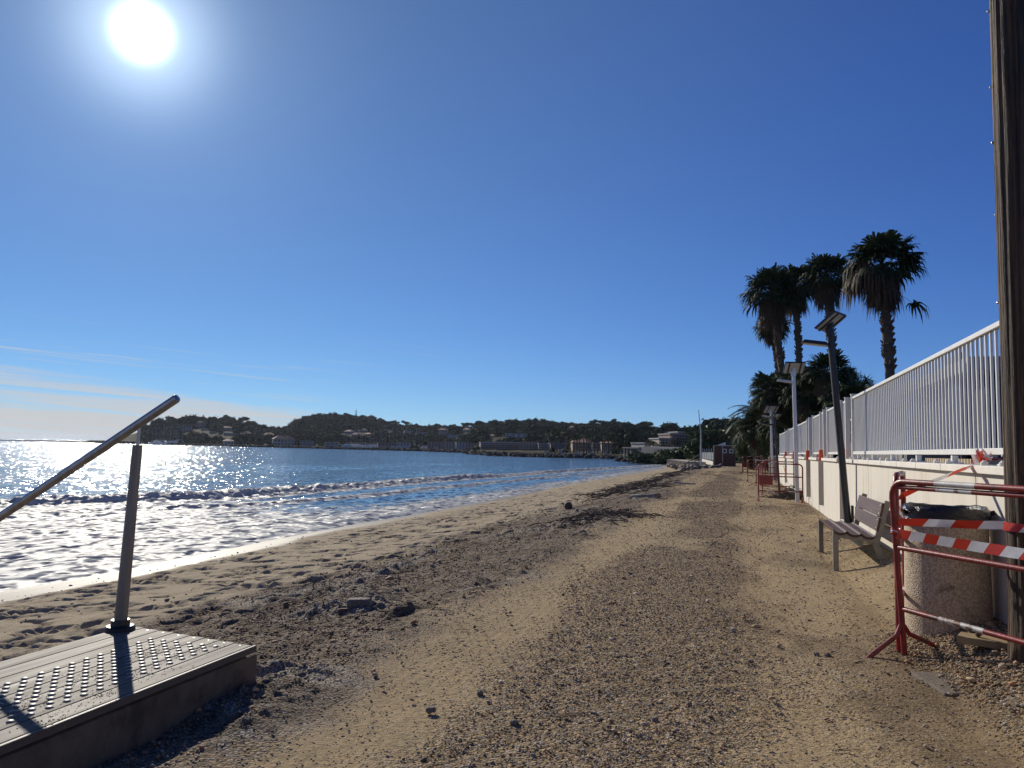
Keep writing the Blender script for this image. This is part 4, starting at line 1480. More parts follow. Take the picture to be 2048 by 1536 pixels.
pts_ = [(-.2, 4.0), (.5, 5.5), (.9, 7.5), (.2, 9), (-1, 6), (1.2, 10.3), (1.0, 6.2)]
twigs('path_litter', 'small dry twigs and leaf scraps scattered on the sandy path', 'litter', pts_, 500, .05, .0022, (.8, 1.2), M_drift, 9, kind='stuff')

# ------------------------------------------------------------------ shed, mast, stairs rail, stone revetment at the far end of the path
a = PY(1428, 931, 83.5); b = PY(1471, 930, 83.5)
sw = b.x - a.x
shed = thing('brown_shed', 'small rust brown shed with two square white windows at the end of the path', 'shed', (a.x, 83.5, -.05))
SH = 2.15
m = MB(); m.box((sw / 2, 1.2, SH / 2), (sw, 2.4, SH)); m.build('wall', M_rust, shed)
m = MB(); m.box((sw / 2, 1.2, SH + .04), (sw + .10, 2.5, .09)); m.build('roof', M_flat, shed)
m = MB(); m.box((-.03, -.005, SH / 2), (.10, .05, SH)); m.build('corner_post', M_wallm, shed)
m = MB(); m.tube([(sw * .40, -.05, .35), (sw * .40, -.05, SH + .02)], .04, 8); m.build('drain_pipe', M_steel, shed)
for u in (.50, .81):
    m = MB()
    for dx_, dz_, ww, hh_ in ((-.17, 0, .08, .44), (.17, 0, .08, .44), (0, .18, .26, .08), (0, -.18, .26, .08)):
        m.box((sw * u + dx_, -.025, SH * .76 + dz_), (ww, .05, hh_))
    fr = m.build('window', M_white, shed)
    m = MB(); m.box((sw * u, -.012, SH * .76), (.27, .02, .29)); m.build('pane', M_glass, fr)
m = MB(); m.prism([(.30, .6, SH + .08), (1.15, .6, SH + .08), (1.15, .6, SH + .42)], (0, .05, 0)); m.build('roof_sign', M_white, shed)
a = PZ(1399, 936, 0)
ms = thing('signal_mast', 'tall thin white mast at the left edge of the far path', 'mast', (a.x, 72.5, -.1))
top_ = PY(1397, 820, 72.5)
m = MB(); m.tube([(0, 0, 0), (0, 0, 1.9), (.0, 0, 3.2), (top_.x - a.x, 0, top_.z + .1)], [.085, .08, .055, .03], 10); m.build('pole', M_whitepole, ms, smooth=True)
m = MB(); m.box((0, 0, 2.55), (.20, .20, .10)); m.build('bracket', M_steel, ms)
rl = thing('stair_rail', 'dark sloping handrail of the far beach stairs beside the white mast', 'handrail', (-4.2, 66, 0))
p0, p1 = PY(1370, 927, 66), PY(1398, 910, 66)
for dz_ in (0, -.32):
    m = MB(); m.tube([(p0.x + 4.2, 0, p0.z + dz_), (p1.x + 4.2, 0, p1.z + dz_)], .035, 8); m.build('rail', M_darkpole, rl, smooth=True)
for q_ in (p0, p0.lerp(p1, .5), p1):
    m = MB(); m.tube([(q_.x + 4.2, 0, -.9), (q_.x + 4.2, 0, q_.z)], .03, 8); m.build('post', M_darkpole, rl, smooth=True)
# rough stone retaining wall left of the stairs
M_rub = mat('rubble_masonry', (.42, .36, .28), (.24, .20, .16), 1.6, .9, 0, .8, 3.0, .08, c3=(.55, .48, .38), c3scale=1.1, c3lo=.5, c3hi=.6)
p0, p1 = PR(1348, 929, 128), PR(1392, 934, 96)
m = MB()
d_ = p1 - p0
nseg = 14
for k in range(nseg):
    for r_ in range(3):
        u0 = (k + .5 * (r_ % 2)) / nseg
        c = p0.lerp(p1, min(u0 + .5 / nseg, 1)) + Vector((0, 1, 0))
        m.box((c.x, c.y, -1.0 + .42 * r_ + .2), (2.5, abs(d_.y) / nseg * rng.uniform(.8, .97), .40), R_(rng.uniform(-3, 3)))
o = m.build('masonry_wall', M_rub, bevel=.06)
tag(o, 'rough stone retaining wall beside the far beach stairs', 'stone wall')
# fence of slender posts left of the shed
pf = thing('path_fence', 'row of slender pale posts with a low cream wall left of the brown shed', 'fence', (-4.0, 92, 0))
q0, q1 = PR(1402, 926, 118), PR(1428, 929, 92)
for k in range(7):
    c = q0.lerp(q1, k / 6)
    m = MB(); m.box((c.x + 4.0, c.y - 92, .9), (.07, .07, 2.0)); m.build('post', M_whitepole, pf)
c = (q0 + q1) / 2
m = MB(); m.beam((q0.x + 4.0, q0.y - 92, .25), (q1.x + 4.0, q1.y - 92, .12), .25, .5); m.build('low_wall', M_wallm, pf)
m = MB(); m.beam((q0.x + 4.05, q0.y - 92, .98), (q1.x + 4.05, q1.y - 92, .98), .05, .9); m.build('mesh_panel', mat('fence_mesh', (.12, .14, .15), None, 4, .6), pf)


# ------------------------------------------------------------------ vegetation
def leaf_fan(V, Fc, MI, base, d, up, plen, flen, nb, mi, rr, droop=.35, pw=.02):
    """one fan leaf: a stalk and nb blades radiating in a folded fan"""
    d = d.normalized()
    s = d.cross(up)
    if s.length < 1e-3:
        s = Vector((1, 0, 0))
    s.normalize()
    n = s.cross(d)
    c = base + d * plen + Vector((0, 0, -plen * .12))
    i = len(V)
    V += [base + s * pw, base - s * pw, c - s * pw * .7, c + s * pw * .7]
    Fc.append((i, i + 1, i + 2, i + 3)); MI.append(mi)
    for k in range(nb):
        a = (k / (nb - 1) - .5) * 2 * R_(105) + rr.uniform(-.06, .06)
        bd = (d * math.cos(a) + s * math.sin(a) + n * rr.uniform(-.12, .25)).normalized()
        L = flen * (.72 + .28 * math.cos(a * .8)) * rr.uniform(.85, 1.1)
        bs = bd.cross(n)
        if bs.length < 1e-3:
            continue
        bs.normalize()
        wd = L * .075
        p1 = c + bd * L * .45
        p2 = p1 + bd * L * .33 + Vector((0, 0, -L * droop * .28))
        p3 = p2 + bd * L * .12 + Vector((0, 0, -L * droop * .62))
        i = len(V)
        V += [c, p1 + bs * wd + n * wd * .4, p1 - bs * wd, p2 + bs * wd * .7, p2 - bs * wd * .7, p3]
        Fc.append((i, i + 1, i + 2, i)); MI.append(mi)
        Fc.append((i + 1, i + 3, i + 4, i + 2)); MI.append(mi)
        Fc.append((i + 3, i + 5, i + 4, i + 3)); MI.append(mi)


def fan_mesh(name, mats, parent, V, Fc, MI):
    me = bpy.data.meshes.new(name)
    fs = [tuple(dict.fromkeys(f)) for f in Fc]
    me.from_pydata([tuple(v) for v in V], [], fs)
    me.polygons.foreach_set('material_index', np.array(MI, np.int32))
    return link_mesh(name, me, mats, parent)


def fan_palm(label, base, crown, R, seed, skirt=1.0, leaves=46, trunk_r=.2, group=None, brown=.0, lean_side=None, name='fan_palm', extra=None):
    rr = random.Random(seed)
    t_ = thing(name, label, 'palm tree', base, 0, group)
    base, crown = Vector(base), Vector(crown)
    top = crown - base
    m = MB()
    k = 26
    pts, rad = [], []
    for i in range(k + 1):
        u = i / k
        pts.append(Vector((top.x * u ** 1.3, top.y * u, top.z * u - (.02 * R if i == k else 0))))
        rad.append(trunk_r * (1.25 - .5 * min(1, u * 1.5) + .12 * (u > .55)) * rr.uniform(.93, 1.08))
    m.tube(pts, rad, 12)
    for i in range(int(150 * min(1, top.z / 8))):               # old leaf bases
        u = rr.uniform(.45, .98)
        a = rr.uniform(0, 6.28)
        p_ = Vector((top.x * u ** 1.3, top.y * u, top.z * u))
        o_ = Vector((math.cos(a), math.sin(a), 0))
        m.beam(p_ + o_ * trunk_r * .75, p_ + o_ * (trunk_r * 1.3) + Vector((0, 0, .10 * R)), .10 * R * .6, .03 * R)
    m.build('trunk', M_bark, t_, smooth=False)
    V, Fc, MI = [], [], []
    for i in range(3, leaves):
        u = (i + .5) / leaves
        pol = math.acos(.97 - 1.40 * u)                          # from straight up to hanging
        a = i * 2.39996 + rr.uniform(-.3, .3)
        d = Vector((math.sin(pol) * math.cos(a), math.sin(pol) * math.sin(a), math.cos(pol)))
        if lean_side is not None and rr.random() < .3:
            d = (d + Vector(lean_side) * .5).normalized()
        pl = R * rr.uniform(.36, .62)
        fl = R * rr.uniform(.42, .54)
        leaf_fan(V, Fc, MI, top + Vector((0, 0, rr.uniform(-.1, .1) * R)), d, Vector((0, 0, 1)), pl, fl, 17, 0, rr, .12 + .5 * u, .014 * R)
    if extra:
        for ex in extra:
            leaf_fan(V, Fc, MI, top + Vector((0, 0, -.45 * R)), Vector(ex[0]), Vector((0, 0, 1)), ex[1] * R, .42 * R, 18, 0, rr, .7, .014 * R)
    fan_mesh('crown', [M_palm], t_, V, Fc, MI)
    if skirt > 0:
        V, Fc, MI = [], [], []
        nl = int(50 * max(1, skirt))
        for i in range(nl):
            a = rr.uniform(0, 6.28)
            pol = R_(rr.uniform(140, 176))
            d = Vector((math.sin(pol) * math.cos(a), math.sin(pol) * math.sin(a), math.cos(pol)))
            b0 = top + Vector((math.cos(a) * trunk_r, math.sin(a) * trunk_r, -R * rr.uniform(.0, .42) * skirt))
            leaf_fan(V, Fc, MI, b0, d, Vector((0, 0, 1)), R * .16, R * rr.uniform(.30, .46), 12, 0, rr, .9, .02 * R)
        if brown:
            for i in range(10):
                a = R_(rr.uniform(120, 250))
                d = Vector((math.cos(a), math.sin(a), rr.uniform(-.75, .12)))
                leaf_fan(V, Fc, MI, top, d, Vector((0, 0, 1)), R * rr.uniform(.3, .6), R * rr.uniform(.40, .55), 18, 0, rr, 1.3, .018 * R)
        fan_mesh('dead_skirt', [M_dead], t_, V, Fc, MI)
    return t_


def on_ray(px, py, y):
    return PY(px, py, y)


G_P = 'tall fan palms above the white fence'
for lb_, cx, cy, bx0, by0, Y, R, sd, sk, br, tr, ex in (
        ('biggest fan palm, standing alone on the right with brown hanging fronds on one side', 1764, 535, 1781, 790, 44, 2.05, 11, 1.25, 1, .27, [((.75, .1, -.45), .75)]),
        ('leftmost tall fan palm of the group of three behind the lamps', 1543, 590, 1560, 740, 60, 2.25, 12, 1.3, 0, .26, None),
        ('slim middle palm of the group of three, its trunk showing below the skirt', 1590, 575, 1597, 720, 64, 2.05, 13, 1.15, 0, .24, None),
        ('tall fan palm directly above the leaning solar lamp', 1653, 562, 1664, 720, 57, 1.95, 14, 1.05, 0, .27, None),
        ('smaller fan palm tucked below the leftmost tall crown', 1545, 665, 1556, 760, 66, 1.55, 15, .55, 0, .2, None)):
    c = PY(cx, cy - 8, Y)
    R *= 1.13
    b = PY(bx0, by0, Y)
    dxdz = (b.x - c.x) / (b.z - c.z)
    bb = Vector((b.x + dxdz * (0.9 - b.z), Y, .9))
    fan_palm(lb_, bb, c, R, sd, sk, 60, tr, G_P, br, None, 'tall_fan_palm', ex)
for lb_, cx, cy, Y, R, sd in (
        ('bushy fan palm with upright fronds directly behind the leaning lamp head', 1652, 745, 47, 1.75, 21),
        ('spreading fan palm right of the leaning lamp, fronds over the fence', 1700, 805, 44, 1.75, 22),
        ('fan palm between the two nearest lamp posts', 1612, 790, 48, 1.6, 23),
        ('fan palm left of the white lamp head', 1545, 785, 52, 1.75, 24),
        ('low fan palm above the fence left of the leaning lamp post', 1640, 860, 43, 1.4, 25),
        ('dark low fan palm in the hedge beside the far lamps', 1560, 850, 55, 1.8, 26),
        ('fan palm on the upper left edge of the clump', 1532, 772, 63, 1.6, 33),
        ('fan palm on the left edge of the clump, lower than its neighbour', 1522, 825, 64, 1.6, 34),
        ('fan palm with a ragged top directly above the white lamp head', 1592, 765, 56, 1.7, 29),
        ('fan palm at the right end of the clump just above the fence', 1722, 800, 50, 1.4, 30),
        ('fan palm in the middle of the clump, right of the white lamp head', 1630, 810, 53, 1.7, 31),
        ('small palm by the wall end, behind the short dark lamp', 1575, 880, 47, 1.0, 27),
        ('fan palm low in the hedge, left of the far white lamps', 1515, 860, 58, 1.6, 28)):
    c = PY(cx, cy, Y)
    fan_palm(lb_, (c.x, Y, .5), c, R, sd, .5, 46, .17, 'low fan palms of the hedge', 0)


def date_palm(label, base, crown, L, seed, n=34):
    rr = random.Random(seed)
    t_ = thing('date_palm', label, 'palm tree', base)
    top = Vector(crown) - Vector(base)
    m = MB(); m.tube([(0, 0, 0), top * .5, top], [.34, .3, .34], 12); m.build('trunk', M_bark, t_)
    V, Fc = [], []
    for i in range(n):
        a = i * 2.39996
        e = R_(80 - 72 * (i + .5) / n)
        h = Vector((math.cos(a), math.sin(a), 0))
        k = 12
        pts = []
        p_ = top.copy()
        e_ = e
        for j in range(k + 1):
            pts.append(p_.copy())
            p_ = p_ + (h * math.cos(e_) + Vector((0, 0, math.sin(e_)))) * (L / k)
            e_ -= R_(9.5) * rr.uniform(.8, 1.2)
        for j in range(k):
            d = (pts[j + 1] - pts[j])
            s = d.cross(Vector((0, 0, 1))).normalized()
            up = s.cross(d).normalized()
            i0 = len(V)
            V += [pts[j] + s * .02, pts[j] - s * .02, pts[j + 1] - s * .02, pts[j + 1] + s * .02]
            Fc.append((i0, i0 + 1, i0 + 2, i0 + 3))
            for q_ in range(4):
                c = pts[j] + d * (q_ / 4)
                u = (j + q_ / 4) / k
                ll = L * .25 * math.sin(math.pi * min(1, .12 + u * .88)) ** .6
                for sg in (-1, 1):
                    ld = (s * sg + d.normalized() * .75 + up * rr.uniform(.05, .4) - Vector((0, 0, .25))).normalized()
                    w_ = d.normalized() * .05
                    i0 = len(V)
                    V += [c - w_, c + w_, c + ld * ll - Vector((0, 0, .12 * ll))]
                    Fc.append((i0, i0 + 1, i0 + 2))
    fan_mesh('crown', [M_date], t_, V, Fc, [0] * len(Fc))
    return t_


c = PY(1533, 850, 60)
date_palm('arching feathery date palm leaning over the end of the path', (c.x, 60, .3), c, 3.6, 41, 40)
c = PY(1526, 892, 68)
date_palm('lower feathery palm behind the shed side hedge', (c.x, 68, .2), c, 1.6, 42, 26)


def leaf_clump(name, m, parent, n, dims, size, seed, wide=.42, lumps=9, loc=(0, 0, 0)):
    """leaf-sized faces spread through lumpy volumes"""
    g_ = np.random.default_rng(seed)
    ctr = g_.normal(0, .42, (lumps, 3)) * np.array(dims)
    rad = g_.uniform(.35, .62, lumps)
    k = g_.integers(0, lumps, n)
    d = g_.normal(0, 1, (n, 3))
    d /= np.linalg.norm(d, axis=1, keepdims=True)
    rr = rad[k][:, None] * g_.uniform(.55, 1.05, (n, 1)) ** .6
    P = ctr[k] + d * rr * np.array(dims)
    P = P + np.array(loc)
    a = g_.normal(0, 1, (n, 3)); a /= np.linalg.norm(a, axis=1, keepdims=True)
    b = np.cross(a, g_.normal(0, 1, (n, 3))); b /= np.linalg.norm(b, axis=1, keepdims=True) + 1e-9
    s = size * g_.uniform(.6, 1.4, (n, 1))
    V = np.stack([P - a * s, P + b * s * wide, P + a * s, P - b * s * wide], 1).reshape(-1, 3)
    return np_mesh(name, V, np.arange(4 * n).reshape(-1, 4), m, parent)


for lb_, cx, cy, Y, dm, m_, sd, nn in (
        ('pale flowering oleander bush right against the brown shed', 1490, 909, 80, (.8, 1.0, 1.4), M_olean, 51, 4200),
        ('dark hedge bush between oleander and palms', 1500, 900, 72, (1.3, 1.5, 1.9), M_shrub, 52, 4200),
        ('dense dark shrub under the date palm', 1538, 905, 63, (1.4, 1.5, 1.3), M_shrub, 53, 4200),
        ('dense shrub behind the far white lamp post', 1560, 905, 56, (1.4, 1.6, 1.6), M_shrub, 54, 4200),
        ('tall dark shrub filling the gap behind the white lamp post', 1590, 850, 53, (1.5, 1.5, 1.9), M_shrub, 55, 5200),
        ('broad dark shrub behind the fence under the spreading palm', 1660, 845, 50, (2.2, 1.6, 1.9), M_shrub, 56, 5200),
        ('low shrub rising just over the fence right of the palms', 1720, 830, 47, (1.2, 1.2, 1.2), M_shrub, 57, 3200),
        ('tall dark bush under the smaller fan palm, left side of the clump', 1548, 850, 70, (1.9, 2.0, 2.2), M_shrub, 59, 7000),
        ('tall dark bush between the white lamp head and the leaning lamp', 1612, 815, 62, (2.4, 2.0, 2.6), M_shrub, 60, 7000),
        ('large dark bush behind the leaning lamp, under its head', 1655, 800, 60, (2.4, 2.0, 2.4), M_shrub, 61, 7000),
        ('dark bush sloping down to the fence top at the right of the clump', 1700, 835, 56, (1.8, 1.8, 1.5), M_shrub, 62, 5600),
        ('dark bush low behind the two white lamp posts', 1555, 850, 66, (2.4, 1.8, 2.6), M_shrub, 63, 6000),
        ('dark shrub beneath the left fan palm by the path', 1560, 850, 60, (1.4, 1.5, 1.7), M_shrub, 58, 4800)):
    c = PY(cx, cy, Y)
    s_ = thing('shrub', lb_, 'shrub', (c.x, Y, 0.0), 0, 'hedge shrubs')
    leaf_clump('foliage', m_, s_, nn, dm, .34 if m_ is M_shrub else .13, sd, .075 if m_ is M_shrub else .42, loc=(0, 0, c.z))
    m = MB()
    for k in range(5):
        a = k * 1.3
        m.tube([(.1 * math.cos(a), .1 * math.sin(a), 0), (.5 * math.cos(a), .5 * math.sin(a), c.z + .2)], [.05, .02], 6)
    m.build('stem', M_trunk, s_)

# ------------------------------------------------------------------ houses and harbour
HOUSES = []


def building(label, px, py, wpx, hpx, r=None, m=0, roof='flat', floors=2, bays=3, group=None, name='house', cat='house', depth=9.0, yaw=None, balconies=False, sink=2.0):
    """px,py: foot of the facade in the photo; wpx,hpx: its size there"""
    if r is None:
        p_, a, r = hill_hit(px, py)
    else:
        p_ = PR(px, py, r)
    d = ray(px, py)
    dep = r / math.hypot(d.x, d.y)                      # metres per unit of image plane
    W, Hh = wpx / F_PX * dep, hpx / F_PX * dep
    yw = -math.atan2(p_.x, p_.y) + (R_(rng.uniform(-25, 25)) if yaw is None else R_(yaw))
    t_ = thing(name, label, cat, p_, yw, group)
    HOUSES.append((math.atan2(p_.x, p_.y), r, W / 2 / r))
    b = MB(); b.box((0, depth / 2, (Hh - sink) / 2), (W, depth, Hh + sink)); wl = b.build('wall', M_facade[m], t_)
    if roof == 'hip':
        b = MB()
        e = .5
        rh = min(.22 * W, 2.6)
        vs = [(-W / 2 - e, -e, Hh), (W / 2 + e, -e, Hh), (W / 2 + e, depth + e, Hh), (-W / 2 - e, depth + e, Hh), (-W / 4, depth / 2, Hh + rh), (W / 4, depth / 2, Hh + rh)]
        b._add(vs, [(0, 1, 5, 4), (1, 2, 5), (2, 3, 4, 5), (3, 0, 4), (3, 2, 1, 0)], 0)
        rf = b.build('roof', M_tile, t_)
        b = MB(); b.box((W * .2, depth * .4, Hh + rh * .9), (.7, .7, 1.4)); b.build('chimney', M_facade[m], rf)
    else:
        b = MB(); b.box((0, depth / 2, Hh + .15), (W + .5, depth + .5, .3)); b.build('roof', M_flat if roof == 'flat' else M_tile, t_)
    fh = Hh / floors
    for f in range(floors):
        for k in range(bays):
            x = (k + .5) / bays * W - W / 2
            b = MB(); b.box((x, -.03, fh * (f + .52)), (W / bays * .48, .08, fh * .55)); wn = b.build('window', M_shutter, t_)
        if balconies and f > 0:
            b = MB(); b.box((0, -.7, fh * f + .08), (W * .96, 1.4, .16)); bl = b.build('balcony', M_flat, t_)
            b = MB(); b.box((0, -1.36, fh * f + .95), (W * .96, .06, .12)); b.build('parapet', M_facade[4], bl)
    return t_


G_H = 'villas among the pines on the far hills'
for i, (px, py, wp, hp, mt, rf, lb_) in enumerate((
        (405, 855, 18, 9, 2, 'hip', 'rose villa with the big dark pines above it on the headland'),
        (392, 853, 10, 8, 3, 'flat', 'pale flat villa just left of the rose villa on the headland'),
        (372, 862, 20, 8, 4, 'flat', 'grey flat roofed building below the pale headland villa'),
        (410, 861, 16, 4, 0, 'flat', 'low cream terrace building under the rose villa'),
        (455, 862, 16, 6, 4, 'hip', 'grey roofed villa halfway along the headland slope'),
        (425, 867, 12, 4, 3, 'flat', 'small pale house low on the headland slope'),
        (458, 871, 22, 4, 4, 'flat', 'long grey building low on the headland slope'),
        (490, 871, 20, 4, 3, 'hip', 'pale curved terrace house right of the long grey building'),
        (526, 861, 12, 4, 0, 'flat', 'cream house near the right end of the headland'),
        (536, 878, 18, 9, 0, 'hip', 'cream villa in the dip between headland and round hill'),
        (688, 852, 4, 3, 3, 'flat', 'tiny pale house high on the round hill'),
        (765, 857, 4, 3, 3, 'flat', 'tiny white house on the right shoulder of the round hill'),
        (724, 864, 10, 3, 3, 'flat', 'small pale house in the middle of the round hill slope'),
        (696, 868, 16, 5, 4, 'hip', 'grey house on the terrace of the round hill'),
        (712, 874, 18, 5, 0, 'hip', 'cream house above the boat masts'),
        (735, 872, 12, 4, 2, 'hip', 'rose house right above the masts'),
        (782, 862, 10, 3, 4, 'flat', 'grey house on the right flank of the round hill'),
        (817, 868, 16, 6, 0, 'flat', 'cream apartment house at the foot of the round hill flank'),
        (845, 862, 16, 6, 3, 'hip', 'pale villa where the round hill meets the long ridge'),
        (843, 870, 20, 5, 4, 'flat', 'low grey building below the pale villa'),
        (885, 872, 18, 12, 4, 'hip', 'tall grey roofed house rising above the town quay'),
        (907, 876, 24, 6, 3, 'flat', 'long pale flat building right of the tall grey house'),
        (932, 865, 14, 6, 4, 'hip', 'grey villa on the left end of the long ridge'),
        (940, 858, 12, 4, 2, 'flat', 'small rose house near the crest of the long ridge'),
        (968, 868, 18, 5, 4, 'flat', 'grey house on the left part of the long ridge'),
        (984, 875, 10, 4, 0, 'hip', 'small cream house above the left quay blocks'),
        (1032, 876, 44, 8, 3, 'flat', 'wide pale apartment row halfway up the long ridge'),
        (1078, 876, 18, 5, 0, 'flat', 'cream house right of the wide pale apartment row'),
        (1100, 866, 14, 4, 4, 'flat', 'grey house above the middle of the long ridge'),
        (1145, 860, 14, 5, 3, 'hip', 'pale villa high on the right part of the long ridge'),
        (1182, 864, 18, 5, 3, 'flat', 'pale flat house below the crest on the right of the long ridge'),
        (1130, 872, 14, 5, 0, 'hip', 'cream villa in the trees right of the long ridge middle'),
        (1205, 852, 22, 7, 4, 'flat', 'grey villa on the skyline of the long ridge'),
        (1228, 854, 18, 7, 4, 'hip', 'second grey villa on the skyline, right of the first'),
        (1238, 868, 14, 4, 3, 'hip', 'pale house below the skyline villas'),
        (1262, 872, 20, 5, 0, 'flat', 'cream house low on the right end of the long ridge'),
        (1287, 858, 20, 4, 2, 'flat', 'rose house near the right end of the skyline'),
        (1330, 874, 14, 5, 3, 'hip', 'pale house beside the gap in the skyline'))):
    building(lb_, px, py, wp, hp, None, mt, rf, 2 if hp > 5 else 1, 4 if wp > 14 else 2, G_H, 'hillside_house')
G_T = 'buildings along the far harbour front'
for i, (px, py, wp, hp, r, mt, rf, fl, ba, bal, lb_) in enumerate((
        (612, 892, 24, 10, 575, 4, 'flat', 2, 4, False, 'low grey harbour shed at the left of the marina'),
        (664, 896, 26, 11, 540, 4, 'flat', 2, 3, False, 'boxy grey boat shed with a slipway at the water edge'),
        (568, 892, 40, 14, 600, 0, 'hip', 2, 6, False, 'cream terrace row below the dip in the hills'),
        (458, 889, 18, 7, 680, 3, 'hip', 1, 3, False, 'small white harbour pavilion below the headland'),
        (776, 892, 40, 6, 530, 2, 'tile', 1, 6, False, 'long low rose building behind the marina boats'),
        (806, 892, 26, 6, 525, 3, 'flat', 1, 4, False, 'low pale building behind the marina right end'),
        (872, 897, 34, 13, 480, 2, 'tile', 3, 5, False, 'rose quay house with a tiled roof, leftmost on the town quay'),
        (900, 898, 30, 14, 472, 0, 'tile', 3, 5, False, 'cream quay house second along the town quay'),
        (924, 899, 24, 15, 465, 3, 'tile', 3, 4, False, 'pale quay house third along the town quay'),
        (945, 899, 18, 12, 460, 1, 'tile', 3, 3, False, 'ochre quay house at the right end of the town quay'),
        (978, 901, 34, 16, 400, 4, 'flat', 4, 6, True, 'grey apartment block with balconies, left of the long seafront block'),
        (1018, 902, 52, 17, 385, 2, 'flat', 4, 9, True, 'long rose seafront apartment block with stacked balconies'),
        (1058, 902, 34, 18, 375, 0, 'tile', 4, 6, True, 'cream seafront block with a sunlit roof terrace'),
        (1088, 902, 22, 14, 368, 4, 'flat', 3, 4, True, 'small grey seafront block at the right end of the apartments'),
        (1118, 900, 34, 13, 380, 4, 'flat', 3, 6, False, 'grey seafront building behind the promenade palms'),
        (1165, 897, 40, 12, 345, 1, 'hip', 2, 6, False, 'ochre villa with terracotta roof behind the promenade palms'),
        (1192, 897, 16, 10, 340, 0, 'flat', 2, 3, False, 'cream house right of the terracotta roofed villa'),
        (1215, 895, 22, 9, 330, 2, 'hip', 2, 4, False, 'rose house at the right end of the promenade'),
        (1300, 897, 24, 10, 250, 3, 'flat', 2, 4, True, 'white villa with open terraces behind the shore building'),
        (1333, 900, 30, 22, 235, 0, 'flat', 4, 5, True, 'cream terraced apartment block left of the stepped block'),
        (1352, 898, 24, 29, 245, 2, 'flat', 5, 4, True, 'rose stepped apartment block'),
        (1372, 898, 32, 33, 262, 0, 'flat', 6, 5, True, 'tallest cream stepped apartment block near the white mast'),
        (1392, 897, 22, 28, 275, 4, 'flat', 5, 3, False, 'grey blank walled apartment block directly behind the white mast'),
        (1412, 893, 17, 15, 215, 2, 'flat', 2, 3, False, 'brick red building between the white mast and the trees'),
        (1422, 897, 18, 7, 190, 3, 'flat', 1, 3, True, 'low white building just above the brown shed'))):
    building(lb_, px, py, wp, hp, r, mt, rf, fl, ba, G_T, 'seafront_building', 'building', 10.0, rng.uniform(14, 30) if px > 1290 else rng.uniform(-8, 8), bal, 3.0)

# ------------------------------------------------------------------ far shore: trees on the hills


def crown_proto(seed, m, flat=.62, n=260, size=.20, lumps=8):
    """unit umbrella-pine crown (radius about 1) with its trunk, as one mesh"""
    g_ = np.random.default_rng(seed)
    ctr = np.column_stack([g_.normal(0, .36, lumps), g_.normal(0, .36, lumps), g_.normal(0, .20, lumps) * flat])
    rad = g_.uniform(.42, .62, lumps)
    V, Fc = [], []
    for c, r in zip(ctr, rad):                      # solid cores
        b = len(V)
        V += list(ICO_V * np.array([r * .86, r * .86, r * .86 * flat]) * g_.uniform(.85, 1.15, (12, 1)) + c)
        Fc += [tuple(f + b) for f in ICO_F]
    k = g_.integers(0, lumps, n)
    d = g_.normal(0, 1, (n, 3)); d /= np.linalg.norm(d, axis=1, keepdims=True)
    P = ctr[k] + d * rad[k][:, None] * np.array([1, 1, flat]) * g_.uniform(.85, 1.12, (n, 1))
    a = g_.normal(0, 1, (n, 3)); a /= np.linalg.norm(a, axis=1, keepdims=True)
    b_ = np.cross(a, g_.normal(0, 1, (n, 3))); b_ /= np.linalg.norm(b_, axis=1, keepdims=True) + 1e-9
    s = size * g_.uniform(.5, 1.3, (n, 1))
    for i in range(n):
        q = len(V)
        V += [P[i] - a[i] * s[i], P[i] + b_[i] * s[i] * .7, P[i] + a[i] * s[i]]
        Fc.append((q, q + 1, q + 2))
    return np.array(V), np.array(Fc)


def tree_mesh(name, seed, m, flat, trunk=1.0, **kw):
    V, Fc = crown_proto(seed, m, flat, **kw)
    mi = np.zeros(len(Fc), int)
    if trunk:
        tv, tf = [], []
        for zz, r in ((-trunk - .6, .075), (0, .05)):
            for q in range(5):
                tv.append((math.cos(q * 1.2566) * r, math.sin(q * 1.2566) * r, zz))
        b = len(V)
        for q in range(5):
            tf += [(b + q, b + (q + 1) % 5, b + 5 + (q + 1) % 5), (b + q, b + 5 + (q + 1) % 5, b + 5 + q)]
        V = np.vstack([V, tv]); Fc = np.vstack([Fc, tf]); mi = np.concatenate([mi, np.ones(len(tf), int)])
    o = np_mesh(name, V, Fc, [m, M_trunk], midx=mi)
    return o


protos = [tree_mesh('pine_tree', 201 + i, M_pine, f, tr) for i, (f, tr) in enumerate(((.55, 1.5), (.7, 1.0), (.9, .8), (.5, 1.8), (1.1, .6), (.75, .9)))]
used = [False] * len(protos)


def hides_house(a, r, rad):
    return any(abs(a - ha_) < wa + .7 * rad / r and rh - (150 if ha_ > -.125 else 70) < r < rh + 10 for ha_, rh, wa in HOUSES)


def put_tree(a, r, rad, k, label, group, dz=0.0):
    x, y = r * math.sin(a), r * math.cos(a)
    h = float(hill_z(a, r))
    tr = (1.5, 1.0, .8, 1.8, .6, .9)[k]
    o = protos[k]
    if used[k]:
        o = o.copy(); COL.objects.link(o)
    used[k] = True
    o.location = (x, y, h + rad * tr + dz)
    o.rotation_euler = (0, 0, rng.uniform(0, 6.28))
    o.scale = (rad * rng.uniform(.85, 1.2), rad * rng.uniform(.85, 1.2), rad)
    return tag(o, label, 'tree', group)


L_RIDGE = {'A': ('dark umbrella pine silhouetted on the low headland behind the handrail post', 'pines along the headland crest'),
           'B': ('dark umbrella pine silhouetted on top of the round hill', 'pines on the round hill crest'),
           'C': ('dark bushy pine standing along the long low ridge behind the town', 'pines along the long ridge'),
           'D': ('dark tree on the near wooded rise behind the brown shed', 'trees on the rise behind the shed')}
